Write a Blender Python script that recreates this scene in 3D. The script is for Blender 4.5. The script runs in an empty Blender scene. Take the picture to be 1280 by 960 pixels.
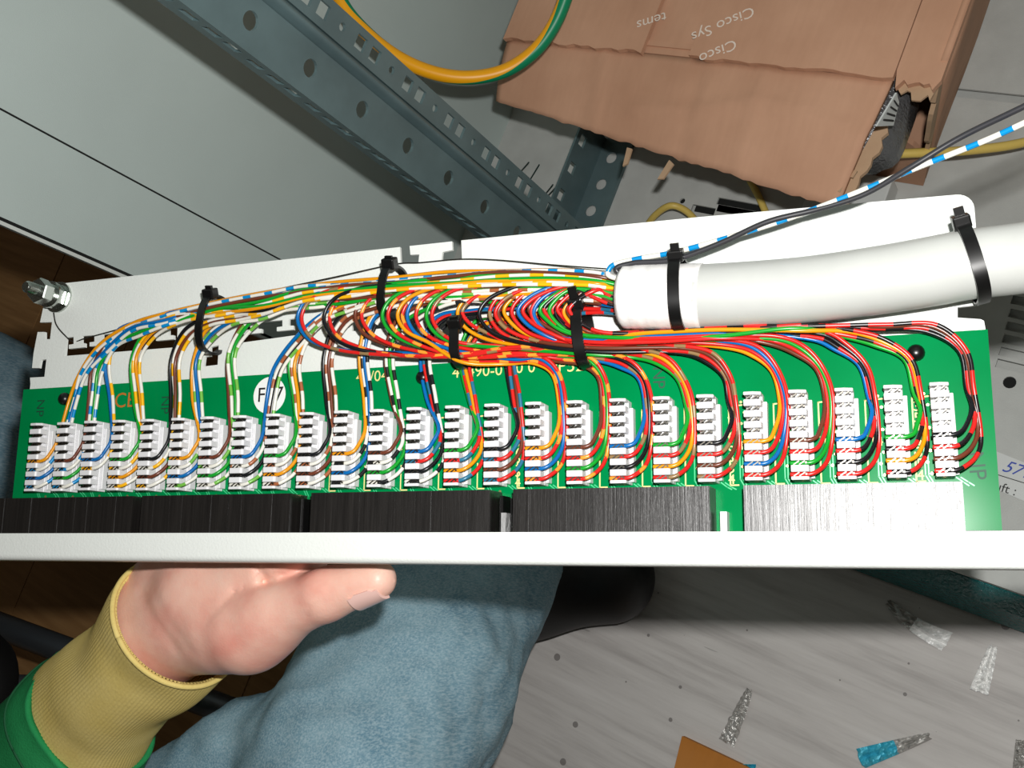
import bpy, bmesh, math, random
import numpy as np
from mathutils import Vector, Matrix

# ------------------------------------------------------------------ camera, world, flash, exposure
scene = bpy.context.scene
F_PX = 1300.0                       # focal length in pixels of a 1280 x 960 frame
CAM_H = 0.80                        # camera height above the room floor
AX = np.array((0.794, 0.262, -0.547)); AX /= np.linalg.norm(AX)      # world X (cabinet width) seen from the camera
AV = np.array((0.487, 0.2627, 0.833)); AV /= np.linalg.norm(AV)      # straight down
AX -= AV * (AX @ AV); AX /= np.linalg.norm(AX)
AZ = -AV
AY = np.cross(AZ, AX)
RW = np.array((AX, AY, AZ))         # camera (x right, y down, z forward) -> world
CAM = np.array((0.0, 0.0, CAM_H))

def cam2world(p):
    return Vector(RW @ np.asarray(p, float) + CAM)

cam_data = bpy.data.cameras.new('camera')
cam_data.sensor_width = 36.0
cam_data.lens = 36.0 * F_PX / 1280.0
cam_data.clip_start = 0.01
cam_data.clip_end = 50
cam = bpy.data.objects.new('camera', cam_data)
scene.collection.objects.link(cam)
cm = Matrix.Identity(4)
for r in range(3):
    cm[r][0] = RW[r][0]; cm[r][1] = -RW[r][1]; cm[r][2] = -RW[r][2]; cm[r][3] = CAM[r]
cam.matrix_world = cm
scene.camera = cam

world = bpy.data.worlds.new('room_light')
scene.world = world
world.use_nodes = True
bg = world.node_tree.nodes['Background']
bg.inputs[0].default_value = (1.0, 0.86, 0.70, 1)
bg.inputs[1].default_value = 0.038

flash = bpy.data.lights.new('camera_flash', 'POINT')
flash.energy = 12.5
flash.shadow_soft_size = 0.007
flash.color = (1.0, 0.985, 0.96)
flash_o = bpy.data.objects.new('camera_flash', flash)
scene.collection.objects.link(flash_o)
flash_o.location = cam2world((0.018, -0.042, 0.0))

scene.view_settings.view_transform = 'Standard'
scene.view_settings.look = 'None'
scene.view_settings.exposure = 0.0
scene.view_settings.gamma = 1.0
scene.view_settings.use_curve_mapping = False

# ------------------------------------------------------------------ places
def C(px, py, z):                   # a point at distance z along the viewing axis
    return cam2world(((px - 640) / F_PX * z, (py - 480) / F_PX * z, z))
def ray(px, py):
    return RW @ np.array(((px - 640) / F_PX, (py - 480) / F_PX, 1.0))
def FZ(px, py, zw):
    d = ray(px, py); return Vector(d * ((zw - CAM_H) / d[2]) + CAM)
def FX(px, py, xw):
    d = ray(px, py); return Vector(d * (xw / d[0]) + CAM)
def FY(px, py, yw):
    d = ray(px, py); return Vector(d * (yw / d[1]) + CAM)

# the patch panel's own frame (millimetres: x along it, y from its front to its back, z up from the board)
PMR = np.array(((0.9369941612741035, 0.014026884071580092, -0.34906330122412105),
                (-0.051490713634599394, -0.9827353174762761, -0.17770763122106575),
                (-0.3455295184895767, 0.1844845313516693, -0.920095000282208)))
PMO = np.array((-235.135713621438, 54.66949802631944, 515.8272667185275))
PR = RW @ PMR; PO = RW @ (PMO * 0.001) + CAM
PM = Matrix.Identity(4)
for r in range(3):
    for c in range(3): PM[r][c] = PR[r][c]
    PM[r][3] = PO[r]
def L(px, py, h):                   # millimetre point in the panel frame at height h above the board
    d = np.array(((px - 640) / F_PX, (py - 480) / F_PX, 1.0)); n = PMR[:, 2]
    k = (PMO @ n + h) / (d @ n)
    return Vector(PMR.T @ (d * k - PMO))
def PW(p):                          # panel millimetres -> world metres
    return PM @ (Vector(p) * 0.001)

# ------------------------------------------------------------------ materials
def lin(c):
    c = [((x / 255.0) if x > 1.0 or isinstance(x, int) else x) for x in c]
    return tuple(x / 12.92 if x <= 0.04045 else ((x + 0.055) / 1.055) ** 2.4 for x in c) + (1.0,)
class NT:
    def __init__(s, name):
        s.m = bpy.data.materials.new(name); s.m.use_nodes = True
        s.t = s.m.node_tree; s.b = s.t.nodes['Principled BSDF']
    def n(s, typ, **kw):
        nd = s.t.nodes.new(typ)
        for k, v in kw.items():
            if k.startswith('i_'):
                key = k[2:]; key = int(key) if key.isdigit() else key.replace('_', ' ')
                nd.inputs[key].default_value = v
            else: setattr(nd, k, v)
        return nd
    def l(s, a, b): s.t.links.new(a, b)
    def coords(s, scale=(1, 1, 1), kind='Object', rot=(0, 0, 0)):
        tc = s.n('ShaderNodeTexCoord'); mp = s.n('ShaderNodeMapping')
        mp.inputs['Scale'].default_value = scale; mp.inputs['Rotation'].default_value = rot
        s.l(tc.outputs[kind], mp.inputs[0]); return mp.outputs[0]
    def noise(s, co, scale, detail=4.0, rough=0.55):
        nd = s.n('ShaderNodeTexNoise', i_Scale=scale, i_Detail=detail, i_Roughness=rough); s.l(co, nd.inputs['Vector']); return nd.outputs[0]
    def ramp(s, fac, stops):
        r = s.n('ShaderNodeValToRGB'); e = r.color_ramp.elements
        while len(e) < len(stops): e.new(0.5)
        for el, (p, c) in zip(e, stops): el.position = p; el.color = c
        s.l(fac, r.inputs[0]); return r.outputs[0]
    def mix(s, fac, a, b, blend='MIX'):
        m = s.n('ShaderNodeMix', data_type='RGBA', blend_type=blend)
        for v, i in ((fac, 0), (a, 6), (b, 7)):
            if hasattr(v, 'node'): s.l(v, m.inputs[i])
            else: m.inputs[i].default_value = v
        return m.outputs[2]
    def math(s, op, a, b=0.0):
        m = s.n('ShaderNodeMath', operation=op)
        for v, i in ((a, 0), (b, 1)):
            if hasattr(v, 'node'): s.l(v, m.inputs[i])
            else: m.inputs[i].default_value = v
        return m.outputs[0]
    def bump(s, height, strength=0.3, dist=0.001):
        b = s.n('ShaderNodeBump', i_Strength=strength, i_Distance=dist); s.l(height, b.inputs['Height'])
        s.l(b.outputs[0], s.b.inputs['Normal'])
    def set(s, col=None, rough=0.5, metal=0.0, spec=0.5, **kw):
        if col is not None:
            if hasattr(col, 'node'): s.l(col, s.b.inputs['Base Color'])
            else: s.b.inputs['Base Color'].default_value = col
        for v, k in ((rough, 'Roughness'), (metal, 'Metallic'), (spec, 'Specular IOR Level')):
            if hasattr(v, 'node'): s.l(v, s.b.inputs[k])
            else: s.b.inputs[k].default_value = v
        return s.m

def plain(name, col, rough=0.5, metal=0.0, spec=0.5, nscale=0, namp=0.12, bscale=0, bstr=0.2, bdist=0.0003):
    t = NT(name); c = lin(col)
    if nscale:
        f = t.noise(t.coords(), nscale)
        c2 = tuple(x * (1 - namp * 2) for x in c[:3]) + (1,)
        col_ = t.ramp(f, [(0.3, c2), (0.7, c)])
    else: col_ = c
    if bscale: t.bump(t.noise(t.coords(), bscale, 3), bstr, bdist)
    return t.set(col_, rough, metal, spec)

M = {}
M['white_coat'] = plain('white_powder_coat', (226, 230, 226), 0.45, 0, 0.4, bscale=900, bstr=0.35, bdist=0.0004)
M['cab_grey'] = plain('grey_cabinet_paint', (188, 201, 197), 0.5, 0, 0.35, nscale=6, namp=0.05, bscale=1200, bstr=0.25, bdist=0.0003)
M['cab_floor'] = plain('grey_cabinet_floor_paint', (190, 192, 188), 0.5, 0, 0.35, nscale=40, namp=0.07, bscale=1100, bstr=0.3, bdist=0.0003)
M['cab_edge'] = plain('pale_cabinet_edge', (205, 210, 205), 0.4)
M['dark_gap'] = plain('dark_joint_and_hole_shade', (18, 20, 18), 0.9)  # panel joints, and the painted darkness inside the floor openings
M['zinc'] = plain('galvanised_steel', (112, 134, 137), 0.42, 0.5, 0.5, nscale=30, namp=0.12)
M['bright_zinc'] = plain('bright_zinc_plate', (190, 196, 190), 0.22, 1.0)
M['teal'] = plain('teal_textured_paint', (10, 112, 112), 0.22, 0, 0.9, bscale=380, bstr=1.0, bdist=0.004)
M['black_plastic'] = plain('black_nylon', (14, 14, 14), 0.32, 0, 0.5)
M['sheath'] = plain('pale_grey_pvc_sheath', (192, 194, 190), 0.38, 0, 0.45, nscale=60, namp=0.03)
M['tape'] = plain('white_tape', (236, 234, 232), 0.5, 0, 0.3, bscale=150, bstr=0.5, bdist=0.0008)
M['block'] = plain('white_terminal_plastic', (222, 222, 224), 0.42, 0, 0.45)
M['contact'] = plain('tinned_contact', (120, 116, 108), 0.35, 1.0)
M['silk'] = plain('cream_silkscreen', (228, 214, 140), 0.5)
M['trace'] = plain('bright_green_trace', (60, 190, 128), 0.35)
M['solder'] = plain('solder_pad', (214, 196, 140), 0.3, 0.8)
M['ce'] = plain('orange_copper_print', (190, 110, 40), 0.5)
M['marker'] = plain('dark_marker_ink', (8, 70, 48), 0.6)
M['sticker'] = plain('white_paper_sticker', (236, 238, 236), 0.6)
M['ink'] = plain('black_print', (16, 16, 16), 0.6)
M['ink_blue'] = plain('blue_pen_ink', (40, 70, 170), 0.6)
M['film'] = None
M['yellow_pvc'] = plain('yellow_pvc', (214, 186, 96), 0.45)
M['drain'] = plain('bare_dark_wire', (50, 48, 42), 0.4, 0.6)
M['dark_wire'] = plain('dark_grey_wire', (46, 46, 50), 0.4)
M['nail'] = plain('thumbnail', (232, 192, 182), 0.22, 0, 0.5)
M['tube_steel'] = plain('black_enamelled_tube', (84, 88, 92), 0.35, 0.5, 0.6)
M['black_rubber'] = plain('black_rubber', (14, 14, 15), 0.6)
M['shoe'] = plain('black_shoe_leather', (18, 18, 20), 0.55)
M['thread'] = plain('dark_green_thread', (10, 84, 48), 0.8)
M['jean_thread'] = plain('pale_blue_seam_thread', (130, 158, 170), 0.8)
M['tape_print'] = plain('pale_tape_print', (222, 206, 192), 0.5)
M['sticker_grey'] = plain('grey_white_label', (205, 208, 206), 0.5)
M['green_tip'] = plain('dark_green_plastic', (12, 48, 44), 0.4)

def mk_pcb():
    t = NT('green_solder_mask'); co = t.coords()
    f = t.noise(co, 18)
    c = t.ramp(f, [(0.3, lin((0, 118, 62))), (0.7, lin((0, 132, 72)))])
    return t.set(c, 0.22, 0, 0.05)
M['pcb'] = mk_pcb()
def mk_jack():
    t = NT('black_streaked_plastic'); co = t.coords((900, 25, 900))
    f = t.noise(co, 1.0, 6, 0.7)
    c = t.ramp(f, [(0.2, lin((14, 13, 13))), (0.8, lin((34, 31, 29)))])
    r = t.n('ShaderNodeMapRange'); r.inputs[3].default_value = 0.24; r.inputs[4].default_value = 0.46; t.l(f, r.inputs[0])
    t.bump(f, 0.3, 0.0004)
    return t.set(c, r.outputs[0], 0, 0.8)
M['jack'] = mk_jack()
def mk_film():
    t = NT('clear_plastic_film'); m = t.set((1, 1, 1, 1), 0.12, 0, 0.5)
    t.b.inputs['Transmission Weight'].default_value = 0.0
    t.b.inputs['Alpha'].default_value = 0.28
    t.bump(t.noise(t.coords(), 260, 3), 0.8, 0.002)
    return m
M['film'] = mk_film()

def band(name, a, b, period, frac, ragged=0.0):
    t = NT(name); uv = t.n('ShaderNodeUVMap'); sp = t.n('ShaderNodeSeparateXYZ'); t.l(uv.outputs[0], sp.inputs[0])
    v = t.math('MULTIPLY', sp.outputs[1], 1.0 / period)
    oi = t.n('ShaderNodeObjectInfo'); v = t.math('ADD', v, oi.outputs['Random'])
    if ragged:
        nz = t.noise(t.coords(), 900, 2); v = t.math('ADD', v, t.math('MULTIPLY', nz, ragged))
    fr = t.math('FRACT', v)
    g = t.math('LESS_THAN', fr, frac)
    return t.set(t.mix(g, lin(a), lin(b)), 0.3, 0, 0.5)
WHITE = (226, 224, 214); RED = (206, 34, 30)
W = {
 'orange': plain('wire_orange', (222, 146, 10), 0.3), 'blue': plain('wire_blue', (0, 100, 168), 0.3),
 'green': plain('wire_green', (12, 150, 40), 0.3), 'brown': plain('wire_brown', (104, 52, 34), 0.3),
 'black': plain('wire_black', (16, 18, 22), 0.3), 'red': plain('wire_red', RED, 0.3),
 'w_blue': band('wire_white_blue', WHITE, (0, 134, 196), 0.0115, 0.36),
 'w_yellow': band('wire_white_yellow', WHITE, (240, 178, 20), 0.0155, 0.40),
 'w_green': band('wire_white_green', WHITE, (110, 178, 70), 0.0155, 0.34),
 'w_brown': band('wire_white_brown', WHITE, (164, 96, 60), 0.0125, 0.34),
 'w_black': band('wire_white_black', WHITE, (28, 30, 32), 0.013, 0.36),
 'r_blue': band('wire_red_blue', RED, (40, 110, 140), 0.014, 0.42),
 'r_orange': band('wire_red_orange', RED, (250, 150, 50), 0.013, 0.3, 0.35),
 'r_brown': band('wire_red_olive', RED, (140, 112, 74), 0.015, 0.3),
 'r_black': band('wire_red_black', RED, (26, 20, 22), 0.015, 0.42),
}
def mk_earth():
    t = NT('green_yellow_earth_sheath'); uv = t.n('ShaderNodeUVMap'); sp = t.n('ShaderNodeSeparateXYZ'); t.l(uv.outputs[0], sp.inputs[0])
    a = t.math('ADD', sp.outputs[0], t.math('MULTIPLY', sp.outputs[1], 3.2))
    fr = t.math('FRACT', t.math('ADD', a, 0.1665)); g = t.math('LESS_THAN', fr, 0.42)
    return t.set(t.mix(g, lin((232, 160, 8)), lin((0, 126, 84))), 0.4, 0, 0.4)
M['earth'] = mk_earth()

def mk_floor():
    t = NT('grey_wood_grain_vinyl')
    co = t.coords((3.2, 46, 1)); f = t.noise(co, 1.6, 8, 0.68)
    base = t.ramp(f, [(0.25, lin((160, 155, 152))), (0.5, lin((200, 196, 192))), (0.78, lin((220, 217, 213)))])
    big = t.noise(t.coords((1.2, 5, 1)), 2.2, 3)
    base = t.mix(t.math('MULTIPLY', big, 0.35), base, lin((176, 171, 168)))
    vo = t.n('ShaderNodeTexVoronoi', voronoi_dimensions='2D', i_Scale=26.0); t.l(t.coords(), vo.inputs['Vector'])
    rnd = t.n('ShaderNodeSeparateColor'); t.l(vo.outputs['Color'], rnd.inputs[0])
    size = t.math('MULTIPLY', t.math('POWER', rnd.outputs[0], 3.5), 0.078)
    g = t.math('LESS_THAN', vo.outputs['Distance'], size)
    base = t.mix(t.math('MULTIPLY', g, 0.65), base, lin((80, 74, 72)))
    sc = t.noise(t.coords((7, 150, 1)), 1.0, 2, 0.4)
    s2 = t.math('GREATER_THAN', sc, 0.73)
    base = t.mix(t.math('MULTIPLY', s2, 0.35), base, lin((84, 82, 80)))
    t.bump(f, 0.15, 0.001)
    return t.set(base, 0.5, 0, 0.3)
M['floor'] = mk_floor()
def mk_wood():
    t = NT('brown_floor_board'); oi = t.n('ShaderNodeObjectInfo')
    f = t.noise(t.coords((4, 60, 20)), 2.0, 6, 0.6)
    c = t.ramp(f, [(0.25, lin((156, 114, 70))), (0.75, lin((200, 156, 104)))])
    c = t.mix(t.math('MULTIPLY', oi.outputs['Random'], 0.4), c, lin((140, 102, 62)))
    return t.set(c, 0.55, 0, 0.3)
M['wood'] = mk_wood()
def mk_card(name, a, b):
    t = NT(name); f = t.noise(t.coords(), 14, 5)
    c = t.ramp(f, [(0.3, lin(a)), (0.72, lin(b))])
    fine = t.noise(t.coords((260, 30, 100)), 1, 3)
    c = t.mix(t.math('MULTIPLY', fine, 0.18), c, lin((120, 84, 60)))
    t.bump(t.noise(t.coords(), 60, 4), 0.15, 0.0012)
    return t.set(c, 0.75, 0, 0.2)
M['card'] = mk_card('kraft_cardboard', (184, 140, 113), (203, 159, 131))
M['card_core'] = mk_card('torn_cardboard_core', (168, 138, 110), (204, 174, 142))
M['board'] = mk_card('orange_brown_fibreboard', (178, 110, 34), (196, 132, 66))
def mk_skin():
    t = NT('skin'); f = t.noise(t.coords(), 32, 4)
    c = t.ramp(f, [(0.3, lin((220, 152, 136))), (0.5, lin((230, 180, 162))), (0.72, lin((235, 198, 180)))])
    pores = t.noise(t.coords(), 900, 2)
    t.bump(pores, 0.25, 0.0004)
    m = t.set(c, 0.42, 0, 0.4)
    t.b.inputs['Subsurface Weight'].default_value = 0.12
    t.b.inputs['Subsurface Radius'].default_value = (0.006, 0.002, 0.0012)
    return m
M['skin'] = mk_skin()
def mk_denim():
    t = NT('washed_blue_denim'); f = t.noise(t.coords(), 22, 6, 0.7); g = t.noise(t.coords((900, 900, 200)), 1, 3, 0.7)
    c = t.ramp(f, [(0.3, lin((88, 128, 148))), (0.7, lin((138, 172, 186)))])
    c = t.mix(t.math('MULTIPLY', t.ramp(g, [(0.4, (0, 0, 0, 1)), (0.65, (1, 1, 1, 1))]), 0.45), c, lin((196, 214, 220)))
    t.bump(g, 0.5, 0.0008)
    return t.set(c, 0.85, 0, 0.15)
M['denim'] = mk_denim()
def mk_cuff():
    t = NT('yellow_rib_knit'); f = t.noise(t.coords(), 40, 4); f2 = t.noise(t.coords(), 700, 3)
    c = t.ramp(f, [(0.3, lin((216, 194, 114))), (0.7, lin((228, 208, 134)))])
    c = t.mix(t.math('MULTIPLY', f2, 0.25), c, lin((190, 164, 88)))
    t.bump(f2, 0.4, 0.0006)
    return t.set(c, 0.85, 0, 0.15)
M['cuff'] = mk_cuff()
def mk_green():
    t = NT('green_sweatshirt_knit'); f = t.noise(t.coords(), 26, 4); f2 = t.noise(t.coords(), 800, 3)
    c = t.ramp(f, [(0.3, lin((28, 124, 70))), (0.7, lin((44, 146, 86)))])
    t.bump(f2, 0.5, 0.0007)
    return t.set(c, 0.9, 0, 0.15)
M['sweat'] = mk_green()
def mk_foil(name, col, metal):
    t = NT(name); t.bump(t.noise(t.coords(), 420, 3), 0.7, 0.002)
    return t.set(lin(col), 0.26, metal, 0.8)
M['foil'] = mk_foil('crumpled_foil', (252, 252, 250), 0.12)
M['foil_dull'] = mk_foil('dull_foil', (196, 194, 190), 0.5)
M['foil_cyan'] = mk_foil('cyan_film_foil', (70, 190, 216), 0.25)
M['bag'] = mk_foil('grey_shielding_bag', (120, 120, 122), 0.6)

# ------------------------------------------------------------------ mesh helpers
class MB:
    def __init__(s): s.v = []; s.f = []; s.uv = []; s.mi = []
    def add(s, vs, fs, uvs=None, mi=0):
        o = len(s.v); s.v += [Vector(v) for v in vs]
        for k, f in enumerate(fs):
            s.f.append([o + i for i in f]); s.mi.append(mi)
            s.uv.append(uvs[k] if uvs else [(0, 0)] * len(f))
        return s
    def box(s, a, b, R=None, mi=0, ch=0.0):
        (x0, y0, z0), (x1, y1, z1) = a, b
        vs = [Vector((x, y, z)) for z in (z0, z1) for y in (y0, y1) for x in (x0, x1)]
        if R: vs = [R @ v for v in vs]
        return s.add(vs, [(0, 2, 3, 1), (4, 5, 7, 6), (0, 1, 5, 4), (2, 6, 7, 3), (0, 4, 6, 2), (1, 3, 7, 5)], mi=mi)
    def prism(s, poly, axis, a, b, mi=0):
        n = len(poly)
        def P(u, v, w):
            return {'x': (w, u, v), 'y': (u, w, v), 'z': (u, v, w)}[axis]
        vs = [P(u, v, a) for u, v in poly] + [P(u, v, b) for u, v in poly]
        fs = [tuple(range(n))[::-1], tuple(range(n, 2 * n))] + [(i, (i + 1) % n, n + (i + 1) % n, n + i) for i in range(n)]
        return s.add(vs, fs, mi=mi)
    def tube(s, path, rad, n=8, caps=True, mi=0, ell=None, up=None):
        P = [Vector(p) for p in path]; m = len(P)
        R = rad if isinstance(rad, (list, tuple)) else [rad] * m
        T = []
        for i in range(m):
            t = P[min(i + 1, m - 1)] - P[max(i - 1, 0)]
            T.append(t.normalized() if t.length > 1e-12 else Vector((1, 0, 0)))
        if up is None:
            a = Vector((0, 0, 1)) if abs(T[0].z) < 0.9 else Vector((0, 1, 0))
        else: a = Vector(up)
        N = (a - T[0] * a.dot(T[0])).normalized()
        vs, us = [], []; ln = 0.0
        for i in range(m):
            if i: ln += (P[i] - P[i - 1]).length
            N = N - T[i] * N.dot(T[i]); N.normalize(); B = T[i].cross(N)
            for k in range(n):
                an = 2 * math.pi * k / n
                e0, e1 = ell[i] if ell else (1, 1)
                vs.append(P[i] + (N * math.cos(an) * e0 + B * math.sin(an) * e1) * R[i])
            us.append(ln)
        fs, uv = [], []
        for i in range(m - 1):
            for k in range(n):
                k2 = (k + 1) % n
                fs.append((i * n + k, i * n + k2, (i + 1) * n + k2, (i + 1) * n + k))
                uv.append([(k / n, us[i]), ((k + 1) / n, us[i]), ((k + 1) / n, us[i + 1]), (k / n, us[i + 1])])
        if caps:
            fs.append(tuple(range(n))[::-1]); uv.append([(0, 0)] * n)
            fs.append(tuple((m - 1) * n + k for k in range(n))); uv.append([(0, us[-1])] * n)
        return s.add(vs, fs, uv, mi)
    def lathe(s, prof, n=16, R=None, mi=0):
        vs, fs = [], []
        for r, z in prof:
            for k in range(n):
                an = 2 * math.pi * k / n; v = Vector((r * math.cos(an), r * math.sin(an), z))
                vs.append(R @ v if R else v)
        m = len(prof)
        for i in range(m - 1):
            for k in range(n):
                k2 = (k + 1) % n; fs.append((i * n + k, i * n + k2, (i + 1) * n + k2, (i + 1) * n + k))
        fs.append(tuple(range(n))[::-1]); fs.append(tuple((m - 1) * n + k for k in range(n)))
        return s.add(vs, fs, mi=mi)
    def grid(s, rows, mi=0, closed=False):
        m, n = len(rows), len(rows[0]); vs = [p for r in rows for p in r]; fs = []; uv = []
        for i in range(m - 1):
            for k in range(n if closed else n - 1):
                k2 = (k + 1) % n
                fs.append((i * n + k, i * n + k2, (i + 1) * n + k2, (i + 1) * n + k))
                uv.append([(k / n, i / m), ((k + 1) / n, i / m), ((k + 1) / n, (i + 1) / m), (k / n, (i + 1) / m)])
        return s.add(vs, fs, uv, mi)

def link(o): scene.collection.objects.link(o); return o
def mesh(name, mb, mats, off=(0, 0, 0), scale=1.0, smooth=False):
    me = bpy.data.meshes.new(name); off = Vector(off)
    me.from_pydata([tuple((v - off) * scale) for v in mb.v], [], mb.f)
    if not isinstance(mats, (list, tuple)): mats = [mats]
    for m in mats: me.materials.append(m)
    uvl = me.uv_layers.new(name='UVMap'); i = 0
    flat = [c for f in mb.uv for p in f for c in p]
    uvl.data.foreach_set('uv', flat)
    me.polygons.foreach_set('material_index', mb.mi)
    if smooth: me.polygons.foreach_set('use_smooth', [True] * len(me.polygons))
    me.update(); return me
def bevel(o, w, seg=2, ang=40):
    m = o.modifiers.new('bevel', 'BEVEL'); m.width = w; m.segments = seg; m.limit_method = 'ANGLE'; m.angle_limit = math.radians(ang)
    return o
def smooth_angle(o, ang=40):
    me = o.data
    me.polygons.foreach_set('use_smooth', [True] * len(me.polygons))
    bm = bmesh.new(); bm.from_mesh(me)
    for e in bm.edges:
        if len(e.link_faces) == 2 and e.calc_face_angle(0) > math.radians(ang): e.smooth = False
    bm.to_mesh(me); bm.free(); return o
def tag(o, label=None, cat=None, group=None, kind=None):
    if label: o['label'] = label
    if cat: o['category'] = cat
    if group: o['group'] = group
    if kind: o['kind'] = kind
    return o

class Thing:
    """An Empty at the thing's base; parts are given in the frame's own coordinates (mm in the panel frame, m in the world)."""
    def __init__(s, name, label, cat, base, panel=False, group=None, kind=None):
        s.panel = panel; s.base = Vector(base); s.sc = 0.001 if panel else 1.0
        s.o = link(bpy.data.objects.new(name, None)); s.o.empty_display_size = 0.01
        s.o.matrix_world = (PM @ Matrix.Translation(s.base * 0.001)) if panel else Matrix.Translation(s.base)
        tag(s.o, label, cat, group, kind)
    def part(s, name, mb, mats, smooth=False, parent=None, label=None, kind=None, bev=0, auto=0):
        me = mesh(name, mb, mats, s.base, s.sc, smooth)
        o = link(bpy.data.objects.new(name, me)); o.parent = parent or s.o
        if label: o['label'] = label
        if kind: o['kind'] = kind
        if bev: bevel(o, bev)
        if auto: smooth_angle(o, auto)
        return o
    def copy(s, src, loc=None, rotz=0, parent=None):
        """another object sharing src's mesh; loc in frame coordinates of the mesh origin"""
        o = link(bpy.data.objects.new(src.name.split('.')[0], src.data)); o.parent = parent or s.o
        return o
def single(name, mb, mats, label, cat, panel=False, smooth=False, group=None, kind=None, base=None, bev=0):
    if base is None:
        base = sum(mb.v, Vector()) / len(mb.v)
    me = mesh(name, mb, mats, base, 0.001 if panel else 1.0, smooth)
    o = link(bpy.data.objects.new(name, me))
    o.matrix_world = (PM @ Matrix.Translation(Vector(base) * 0.001)) if panel else Matrix.Translation(base)
    if bev: bevel(o, bev)
    return tag(o, label, cat, group, kind)

def plate_mb(outer, holes, z0, z1, mapf=None, mi=0):
    """a flat plate with holes: outline and holes are 2D loops"""
    cu = bpy.data.curves.new('outline', 'CURVE'); cu.dimensions = '2D'; cu.fill_mode = 'BOTH'; cu.extrude = 0.5
    ext = max(max(abs(c) for c in p[:2]) for p in outer); K = 1000.0 if ext < 5 else 1.0
    for lp in [outer] + list(holes):
        sp = cu.splines.new('POLY'); sp.points.add(len(lp) - 1)
        for p, q in zip(sp.points, lp): p.co = (q[0] * K, q[1] * K, 0, 1)
        sp.use_cyclic_u = True
    ob = bpy.data.objects.new('outline', cu); me = bpy.data.meshes.new_from_object(ob)
    mb = MB(); vs = []
    for v in me.vertices:
        p = Vector((v.co.x / K, v.co.y / K, z0 if v.co.z < 0 else z1)); vs.append(mapf(p) if mapf else p)
    mb.add(vs, [tuple(p.vertices) for p in me.polygons], mi=mi)
    bpy.data.objects.remove(ob); bpy.data.curves.remove(cu); bpy.data.meshes.remove(me)
    return mb
def plate_strip(u0, u1, v0, v1, holes, z0, z1, mapf):
    """a long strip with a row of holes, filled one hole at a time"""
    hs_ = sorted(holes, key=lambda h: sum(p[1] for p in h) / len(h)); mb = MB()
    cut = [v0] + [(max(p[1] for p in a) + min(p[1] for p in b)) / 2 for a, b in zip(hs_[:-1], hs_[1:])] + [v1]
    for h, a, b in zip(hs_, cut[:-1], cut[1:]):
        q = plate_mb([(u0, a), (u1, a), (u1, b), (u0, b)], [h], z0, z1, mapf); mb.add(q.v, q.f)
    return mb
def circle(cx, cy, r, n=14): return [(cx + r * math.cos(2 * math.pi * k / n), cy + r * math.sin(2 * math.pi * k / n)) for k in range(n)]
def rect(cx, cy, w, h): return [(cx - w / 2, cy - h / 2), (cx + w / 2, cy - h / 2), (cx + w / 2, cy + h / 2), (cx - w / 2, cy + h / 2)]

def text_mb(txt, size, mapf, mi=0, shear=0.0, bold=0.0):
    cu = bpy.data.curves.new('lettering', 'FONT'); cu.body = txt; cu.size = size; cu.align_x = 'CENTER'; cu.align_y = 'CENTER'
    cu.shear = shear; cu.offset = bold; cu.resolution_u = 3; cu.extrude = 0
    ob = bpy.data.objects.new('lettering', cu); me = bpy.data.meshes.new_from_object(ob)
    mb = MB(); mb.add([mapf(v.co) for v in me.vertices], [tuple(p.vertices) for p in me.polygons], mi=mi)
    bpy.data.objects.remove(ob); bpy.data.curves.remove(cu); bpy.data.meshes.remove(me)
    return mb

def spline(pts, per=10):
    """centripetal Catmull-Rom through the points"""
    P = [Vector(p) for p in pts]
    P = [P[0] + (P[0] - P[1])] + P + [P[-1] + (P[-1] - P[-2])]
    out = []
    for i in range(1, len(P) - 2):
        p0, p1, p2, p3 = P[i - 1:i + 3]
        t0 = 0.0; t1 = t0 + max((p1 - p0).length, 1e-6) ** 0.5; t2 = t1 + max((p2 - p1).length, 1e-6) ** 0.5; t3 = t2 + max((p3 - p2).length, 1e-6) ** 0.5
        for k in range(per):
            t = t1 + (t2 - t1) * k / per
            a1 = p0 * ((t1 - t) / (t1 - t0)) + p1 * ((t - t0) / (t1 - t0))
            a2 = p1 * ((t2 - t) / (t2 - t1)) + p2 * ((t - t1) / (t2 - t1))
            a3 = p2 * ((t3 - t) / (t3 - t2)) + p3 * ((t - t2) / (t3 - t2))
            b1 = a1 * ((t2 - t) / (t2 - t0)) + a2 * ((t - t0) / (t2 - t0))
            b2 = a2 * ((t3 - t) / (t3 - t1)) + a3 * ((t - t1) / (t3 - t1))
            out.append(b1 * ((t2 - t) / (t2 - t1)) + b2 * ((t - t1) / (t2 - t1)))
    out.append(P[-2]); return out

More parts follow.
